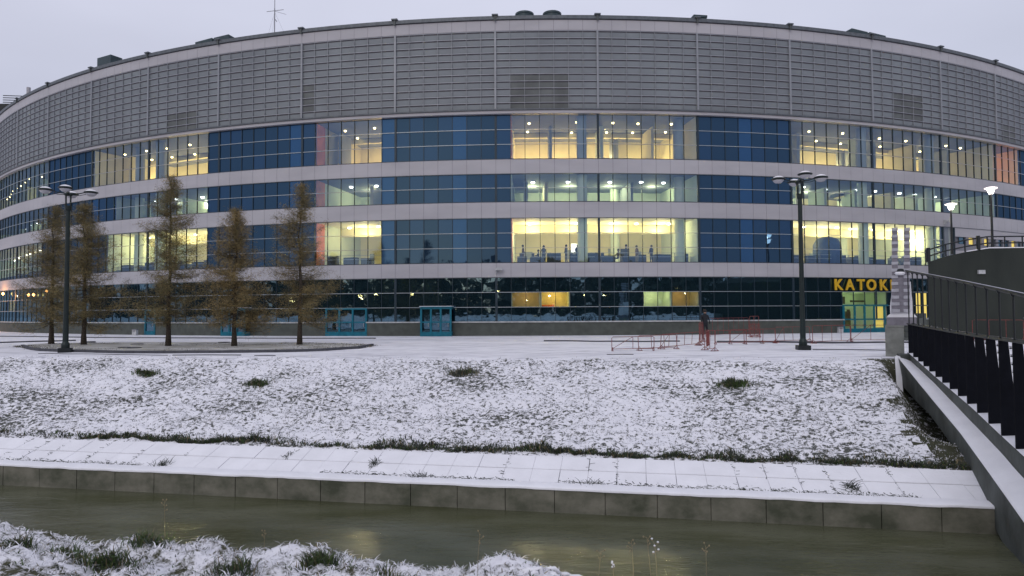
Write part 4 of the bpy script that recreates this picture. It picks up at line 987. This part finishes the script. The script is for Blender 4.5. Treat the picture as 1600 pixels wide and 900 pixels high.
# ------------------------------------------------------------------ bridge with fins
BA, BS = 6.19, .388
def bl(px, py): return at_line(px, py, BA, BS)
def bp(Y, dx, z): return Vector((BA+BS*Y+dx, Y, z))
def interp(tab, Y):
    return float(np.interp(Y, [t_[0] for t_ in tab], [t_[1] for t_ in tab]))
def tab(pts, a): 
    r2 = sorted([(lambda q: (q.y, q.z))(at_line(x, y, a, BS)) for x, y in pts]); 
    # extend
    (y0, z0), (y1, z1) = r2[0], r2[1]; r2.insert(0, (8, z0+(8-y0)*(z1-z0)/(y1-y0))); return r2
t_rail = tab([(1408, 422), (1440, 428), (1500, 440), (1560, 453), (1600, 462)], BA)
t_fint = tab([(1413, 506), (1479, 519), (1520, 526), (1560, 532), (1600, 538)], BA)
t_led = tab([(1413, 546), (1460, 588), (1521, 640), (1563, 680), (1600, 714)], BA)
t_fas = tab([(1413, 556), (1460, 600), (1521, 664), (1563, 708), (1600, 750)], BA)
t_fl = tab([(1402, 557), (1453, 620), (1500, 676), (1547, 741), (1600, 816)], BA-.6)
t_bot = tab([(1408, 600), (1430, 626), (1453, 648), (1500, 713), (1537, 792), (1565, 844), (1589, 900)], BA-.6)
YF, YN = 35.0, 11.0
bridge = empty('bridge', bp(YF, 0, -.3), 'dark footbridge with snowy ledge and black fins crossing the river on the right', 'bridge'); bridge.rotation_euler = (0, 0, 0)
binv = -Vector(bridge.location)
def bbuild(mb, name, mats, parent=bridge, smooth=False):
    mb.v = [(a+binv.x, b_+binv.y, c+binv.z) for a, b_, c in mb.v]; return mb.build(name, mats, parent, smooth)
Ys = np.arange(YN, YF+.01, .4)
gd = MB(); snw = MB(); dk = MB(); DW = 6.0
def sheet(mb, f0, f1, mi=0, flip=False):
    for a_, b2_ in zip(Ys, Ys[1:]):
        q4 = (f0(a_), f0(b2_), f1(b2_), f1(a_)); mb.quad(*(q4[::-1] if flip else q4), mi)
wv = lambda Y, s_: (float(vnoise(np.float64(Y), np.float64(s_), 1.1, 61))-.5)*.05
fl_o = lambda Y: bp(min(Y, 34.1), -.6, interp(t_fl, min(Y, 34.1))); fl_i = lambda Y: bp(Y, 0, max(interp(t_fas, Y), interp(t_fl, Y)-.2))
sheet(gd, fl_o, lambda Y: bp(Y, -.6, min(interp(t_bot, Y), interp(t_fl, Y)-.5)), 0)
sheet(gd, lambda Y: bp(Y, -.6, min(interp(t_bot, Y), interp(t_fl, Y)-.5)), lambda Y: bp(Y, DW+.6, min(interp(t_bot, Y), interp(t_fl, Y)-.5)+.2), 0)
sheet(gd, lambda Y: bp(Y, -.6, interp(t_fl, Y)), lambda Y: bp(Y, 0, fl_i(Y).z), 0)
sheet(gd, lambda Y: bp(Y, 0, interp(t_fas, Y)-.2), lambda Y: bp(Y, 0, interp(t_led, Y)), 0)
bbuild(gd, 'girder', 'concrete_dark')
sheet(snw, lambda Y: bp(Y, -.6+.015+wv(Y, 3), interp(t_fl, Y)+.035), lambda Y: bp(Y, -.012+wv(Y, 9)*.3, fl_i(Y).z+.05), 0)
sheet(snw, lambda Y: bp(Y, -.6+.015+wv(Y, 3), interp(t_fl, Y)+.035), lambda Y: bp(Y, -.6-.006, interp(t_fl, Y)+.0), 0)
sheet(snw, lambda Y: bp(Y, -.02, interp(t_led, Y)+.03), lambda Y: bp(Y, .55, interp(t_led, Y)+.05), 0)
bbuild(snw, 'ledge_snow', 'snow', smooth=True)
sheet(dk, lambda Y: bp(Y, .55, interp(t_led, Y)+.02), lambda Y: bp(Y, DW, interp(t_led, Y)+.02), 0)
bbuild(dk, 'deck', 'snow')
# fins with lattice behind, posts and handrail
Yf = []; y_ = 34.5
while y_ > YN: Yf.append(y_); y_ -= 1.22 
for i, Y in enumerate(Yf):
    zt, zb, zr = interp(t_fint, Y), interp(t_led, Y), interp(t_rail, Y)
    mb = MB(); th_ = .05
    p4 = [bp(Y, 0, zb), bp(Y, .50, zb), bp(Y, .26, zt), bp(Y, 0, zt)]
    mb.hexa([p4[0], p4[1], p4[1]+Vector((0, th_, 0)), p4[0]+Vector((0, th_, 0)), p4[3], p4[2], p4[2]+Vector((0, th_, 0)), p4[3]+Vector((0, th_, 0))])
    fin = bbuild(mb, 'fin', 'black_fin')
    mb = MB(); mb.tube([bp(Y, .04, zt), bp(Y, .04, zr)], .028, 6); mb.lathe(bp(Y, .04, zr-.12), [(.03, 0), (.06, .05), (.07, .12)], 8); bbuild(mb, 'post', 'dark_metal')
    mb = MB(); mb.tube([bp(Y, .42, zt+.02), bp(Y, .80, zb+.05)], .02, 5)
    k = 0.0
    while k < 1: 
        q0 = bp(Y, .28, zt).lerp(bp(Y, .52, zb+.05), k); mb.tube([q0, q0+Vector((.20, 0, .05))], .022, 4, 0 if k % 2 else 0)
        mb.box(q0+Vector((.06, 0, .045)), (.07, .10, .05), 0, 1); k += .085
    bbuild(mb, 'lattice', ['dark_metal', 'snow'])
mb = MB(); mb.tube([bp(Y, .04, interp(t_rail, Y)) for Y in Ys[::2]], .055, 8); bbuild(mb, 'handrail', 'dark_metal', smooth=True)
mb = MB(); sheet(mb, lambda Y: bp(Y, -.01, interp(t_rail, Y)+.057), lambda Y: bp(Y, .09, interp(t_rail, Y)+.057)); bbuild(mb, 'handrail_snow', 'pillar_light')
mb = MB(); mb.tube([bp(Y, .3, interp(t_fint, Y)+.03) for Y in Ys[::2]], .05, 6); mb.tube([bp(Y, .02, interp(t_fint, Y)+.03) for Y in Ys[::2]], .035, 6); bbuild(mb, 'lower_rail', 'dark_metal')
# railing on the far side of the deck
mb = MB()
for Y in Yf: mb.tube([bp(Y, DW, interp(t_led, Y)), bp(Y, DW, interp(t_fint, Y)+.3)], .035, 5)
for dz in (.3, -.3): mb.tube([bp(Y, DW, interp(t_fint, Y)+dz) for Y in Ys[::3]], .04, 5)
bbuild(mb, 'far_railing', 'dark_metal')
# abutment under the far end
mb = MB(); e = at_line(1403, 652, BA-.6, BS); zt_ = interp(t_fl, 32.6)
for (dx0, dx1) in ((-.62, 0.1),):
    pass
pa = at_line(1402.5, 558, BA-.62, BS); pb = at_line(1409, 650, BA-.95, BS)
pts = [pa.lerp(pb, k/6) for k in range(7)]; wd = Vector((.16, .0, 0))
for a_, b2_ in zip(pts, pts[1:]):
    dn = Vector((0, 0, -1.5)); mb.hexa([a_-wd+dn, a_+wd+dn, b2_+wd+dn, b2_-wd+dn, a_-wd, a_+wd, b2_+wd, b2_-wd], 0)
    up_ = Vector((0, 0, .05)); e = Vector((0, 0, .003)); w2 = wd*.9; mb.hexa([a_-w2+e, a_+w2+e, b2_+w2+e, b2_-w2+e, a_-w2+up_, a_+w2+up_, b2_+w2+up_, b2_-w2+up_], 1)
bbuild(mb, 'wing_wall', ['concrete_dark', 'snow']); mb = MB()
mb.hexa([bp(34.3, -.5, -4), bp(34.3, DW+.6, -4), bp(35.3, DW+.6, -4), bp(35.3, -.5, -4), bp(34.3, -.5, .08), bp(34.3, DW+.6, .08), bp(35.3, DW+.6, .08), bp(35.3, -.5, .08)], 0)
bbuild(mb, 'abutment', 'concrete_dark'); mb = MB()
mb.hexa([bp(10.0, -.7, -5), bp(10.0, DW+.6, -5), bp(11.3, DW+.6, -5), bp(11.3, -.7, -5)]+[bp(10.0, -.7, interp(t_fl, 11.)-.05), bp(10.0, DW+.6, interp(t_fl, 11.)-.05), bp(11.3, DW+.6, interp(t_fl, 11.)-.05), bp(11.3, -.7, interp(t_fl, 11.)-.05)], 0)
bbuild(mb, 'abutment', 'concrete_dark')

# stone pedestal with two striped columns
PY = 35.6
PAZ = R_(29.5); PEY = Vector((math.sin(PAZ), math.cos(PAZ), 0)); PEX = Vector((math.cos(PAZ), -math.sin(PAZ), 0)); PC = at_y(1400, 500, PY)
def pq(px, py):
    d = ray(px, py); return Vector((0, 0, EYE))+d*(PC.dot(PEY)/d.dot(PEY))
ped = empty('bridge_pillar', pq(1399, 555), 'grey stone pedestal with twin striped columns at the far end of the bridge', 'pillar')
pinv = -Vector(ped.location)
def pbuild(mb, name, mats, par=ped, smooth=False): mb.v = [(a+pinv.x, b_+pinv.y, c+pinv.z) for a, b_, c in mb.v]; return mb.build(name, mats, par, smooth)
def pbox(mb, x0, x1, y0, y1, dep=1.0, off=0, mi=0):
    a_, b2_ = pq(x0, y1), pq(x1, y0); c_ = (a_+b2_)/2+PEY*(off+dep/2); mb.box(c_, ((b2_-a_).dot(PEX), dep, b2_.z-a_.z), -PAZ, mi)
mb = MB(); pbox(mb, 1384, 1412, 511, 562, 1.2); pbox(mb, 1383.3, 1412.6, 508.5, 511, 1.25, -.03); pbuild(mb, 'pedestal', 'concrete')
mb = MB(); pbox(mb, 1385.5, 1432, 496, 508.4, 1.1, .03); pbuild(mb, 'plinth_block', 'pillar_dark')
mb = MB()
a0, a1, b0_, b1_ = pq(1385.5, 495.5), pq(1433, 495.5), pq(1391, 482), pq(1428, 482)
pr = [(1385.5, 1433, 495.8), (1387, 1431, 493), (1391, 1428, 490.5), (1390.5, 1427, 480), (1392.5, 1424.5, 462), (1394, 1423, 440)]
for (xa, xb, y0), (xc, xd, y1) in zip(pr, pr[1:]):
    p0, p1, p2, p3 = pq(xa, y0), pq(xb, y0), pq(xc, y1), pq(xd, y1); D_ = PEY*1.0; o_ = PEY*.12
    mb.hexa([p0+o_, p1+o_, p1+D_, p0+D_, p2+o_, p3+o_, p3+D_, p2+D_])
pbuild(mb, 'snowy_plinth', 'snow')
mb = MB()
y = 488.0; k = 0
while y > 356:
    h_ = 5.3; 
    for xa, xb in ((1393.5, 1402.5), (1412.5, 1421.5)):
        wx = 2.2*max(0, (y-440)/50) if xa < 1400 else -.3
        pbox(mb, xa-(1 if k % 2 == 0 else .0)*.5-(wx if xa < 1400 else 0)*.3, xb+(wx if xa < 1400 else 0)*1.5+.5*(k % 2 == 0), y-h_+.15, y, .62 if k % 2 else .68, -.03 if k % 2 == 0 else 0, 0 if k % 2 == 0 else 1)
    y -= h_; k += 1
pbuild(mb, 'striped_column', ['pillar_light', 'pillar_dark'])
mb = MB(); pbox(mb, 1402.7, 1412.3, 430, 488, .5, .01); pbuild(mb, 'core_panel', 'pillar_dark')
mb = MB(); mb.lathe(pq(1407, 424), [(.03, -.14), (.14, -.12), (.19, 0), (.14, .12), (.03, .15)], 16); pbuild(mb, 'ball', 'dark_metal', smooth=True)
mb = MB(); mb.lathe(pq(1406, 427), [(.18, -.1), (.26, 0), (.2, .07), (.05, .1)], 12); pbuild(mb, 'snow_collar', 'snow', smooth=True)

# ------------------------------------------------------------------ dark ramp with railing and lit lamps
RY = 52.0
rampt = [(1450, 409.5), (1480, 400), (1510, 393.5), (1545, 388), (1600, 387.3), (1760, 386), (2300, 384)]
rp = [at_y(x, y, RY) for x, y in rampt]
ramp_o = empty('ramp', (rp[0].x, RY, 0), 'dark concrete ramp wall rising to the right behind the bridge', 'ramp'); rinv = -Vector(ramp_o.location)
def rbuild(mb, name, mats, par=ramp_o, smooth=False): mb.v = [(a+rinv.x, b_+rinv.y, c+rinv.z) for a, b_, c in mb.v]; return mb.build(name, mats, par, smooth)
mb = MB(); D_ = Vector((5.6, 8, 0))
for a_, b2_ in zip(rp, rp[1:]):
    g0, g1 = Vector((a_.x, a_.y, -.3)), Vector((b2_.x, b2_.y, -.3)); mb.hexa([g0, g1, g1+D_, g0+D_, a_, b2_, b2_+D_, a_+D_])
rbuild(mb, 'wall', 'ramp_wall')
mb = MB()
for a_, b2_ in zip(rp[2:], rp[3:]):
    o_ = Vector((0, -.05, .0)); u_ = Vector((0, 0, .07)); mb.hexa([a_+o_+u_*.02, b2_+o_+u_*.02, b2_+D_+u_*.02, a_+D_+u_*.02, a_+o_+u_, b2_+o_+u_, b2_+D_+u_, a_+D_+u_], 0)
rbuild(mb, 'snow_edge', 'snow')
mb = MB(); 
for dz in (.42, .92):
    mb.tube([a_+Vector((0, .15, dz)) for a_ in rp], .06, 6)
L_ = 0
for a_, b2_ in zip(rp, rp[1:]):
    n_ = max(1, int((b2_-a_).length/1.15))
    for k in range(n_): q = a_.lerp(b2_, k/n_)+Vector((0, .15, 0)); mb.tube([q, q+Vector((0, 0, .95))], .05, 5)
for xx in (1450.5, 1529): q = at_y(xx, 395, RY); q.z = float(np.interp(xx, [r2[0] for r2 in rampt], [a_.z for a_ in rp])); mb.tube([q, q+Vector((0, 0, 1.1))], .14, 8)
rbuild(mb, 'railing', 'dark_metal')
mb = MB(); q = at_y(1533, 425, RY-.05); mb.box(q, (.5, .25, .3)); rbuild(mb, 'wall_lamp', 'bin_white')
# low steps and rails left of the ramp
mb = MB(); q0 = at_y(1449, 470, RY); 
for k in range(6): mb.box((q0.x-1.6+.27*k, RY+1, .25*k+.12), (.27, 2, .25*(k+1)+.01), 0)
rbuild(mb, 'steps', 'concrete_dark')
def lit_lamp(px, yh, yb, Y, label):
    h = at_y(px, yh, Y); b_ = at_y(px, yb, Y); o = empty('street_lamp', b_, label, 'street lamp', 'lit street lamps on the ramp'); H = h.z-b_.z
    mb = MB(); mb.lathe((0, 0, 0), [(.13, 0), (.1, .4), (.07, H-.35), (.09, H-.3)], 10); mb.build('pole', 'dark_metal', o)
    mb = MB(); mb.lathe((0, 0, H-.32), [(.14, 0), (.22, .2), (.28, .42)], 16); mb.build('lamp_bowl', 'lit_head', o)
    mb = MB(); mb.lathe((0, 0, H+.10), [(.30, 0), (.46, .03), (.46, .08), (.2, .16)], 18); mb.build('lamp_shade', 'lit_shade', o)
    ld = bpy.data.lights.new('lamp_glow', 'POINT'); ld.energy = 60; ld.color = (1, .8, .75); ld.shadow_soft_size = .2; lo = bpy.data.objects.new('lamp_glow', ld); COL.objects.link(lo); lo.location = (0, -.4, H-.2); lo.parent = o
emis('lit_shade', (1, .9, .85), 1.6)
lit_lamp(1551, 297, 386, 56, 'lit street lamp with flat round shade on the right, higher of the two'); lit_lamp(1488, 322, 397, 58, 'lit street lamp with flat round shade left of the higher one')

# ------------------------------------------------------------------ trees and street lamps invented behind the camera for reflections in the glass
def added_wood(path, h0, h1, seed, label):
    g = np.random.default_rng(seed); mb = MB(); path = [Vector((*p_, 0)) for p_ in path]
    for a_, b2_ in zip(path, path[1:]):
        L_ = (b2_-a_).length; t_ = 0; ex = (b2_-a_)/L_; ey = Vector((-ex.y, ex.x, 0))
        while t_ < L_:
            H = g.uniform(h0, h1); W = H*g.uniform(.28, .42); b0 = a_+ex*t_+ey*g.uniform(-9, 9)
            mb.tube([(b0.x, b0.y, -1), (b0.x, b0.y, H*.8)], [.25, .06], 5, 1)
            for k in range(90):
                z = H*(.01+.99*g.random()**1.15); rr_ = W*math.sqrt(max(.02, 1-((z/H-.42)/.60)**2)); a = g.uniform(0, 6.28); r0 = rr_*math.sqrt(g.random()); c = Vector((b0.x+math.cos(a)*r0, b0.y+math.sin(a)*r0, z))
                e1 = Vector(g.normal(0, 1, 3)).normalized()*g.uniform(.7, 1.5); e2 = e1.cross(Vector(g.normal(0, 1, 3))).normalized()*g.uniform(.5, 1.1); mb.quad(c-e1-e2, c+e1-e2, c+e1+e2, c-e1+e2, 0)
            t_ += W*g.uniform(.35, .65)
    return tag(mb.build('added_wood', ['blade_dark', 'bark']), label, 'added_wood', kind='stuff')
added_wood([(-330, 60), (-210, -30), (-120, -72), (130, -75), (230, -30), (330, 50)], 13, 19, 5, 'dark belt of bare trees added unseen behind the viewer, mirrored in the glass')
lr = random.Random(3); proto = None  # unseen lamps added to put orange sparks in the ground floor glass
for i in range(26):
    x = -170+i*14+lr.uniform(-5, 5); y = -50+lr.uniform(-10, 8); H = lr.uniform(5.5, 8.5)
    o = empty('street_lamp', (x, y, 0), 'orange street lamp added behind the viewer as a mirrored spark in the ground floor glass', 'street lamp', 'added unseen street lamps mirrored in the ground floor glass')
    if proto is None:
        mb = MB(); mb.tube([(0, 0, 0), (0, 0, 7), (0, .9, 7.5)], [.1, .07, .05], 6); a_ = mb.build('pole', 'dark_metal', o); mb = MB(); mb.lathe((0, 1.0, 7.35), [(.18, 0), (.36, .15), (.18, .3)], 8); b_ = mb.build('lamp_head', 'added_street_bulb', o); proto = (a_, b_)
    else:
        for c in proto: d = c.copy(); COL.objects.link(d); d.parent = o
    o.scale = (1, 1, H/7.5)
print('objects', len(bpy.data.objects))
for px, py in ((12, 459), (52, 461), (60, 460.5), (80, 455.5)):
    s_, z_ = s_at(px, py); mb = MB(); mb.lathe((*cyl(s_, .55, 0)[:2], z_), [(.06, -.2), (.17, 0), (.06, .2)], 8); wl = mb.build('wall_lamp', 'street_bulb_small', arena)
    mb = MB(); rb(mb, s_-.05, s_+.05, z_+.2, z_+.28, .0, .6, 0, 1); mb.build('bracket', 'dark_metal', wl)
s_, z_ = s_at(8, 462); ld = bpy.data.lights.new('wall_lamp_glow', 'POINT'); ld.energy = 420; ld.color = (1, .42, .12); ld.shadow_soft_size = .2
lo = bpy.data.objects.new('wall_lamp_glow', ld); COL.objects.link(lo); lo.location = cyl(s_, 1.6, z_); lo.parent = arena
0 and print('vents', [ (o.name, [round(v,1) for v in o.data.vertices[4].co]) for o in bpy.data.objects if o.name.startswith('roof_vent')])
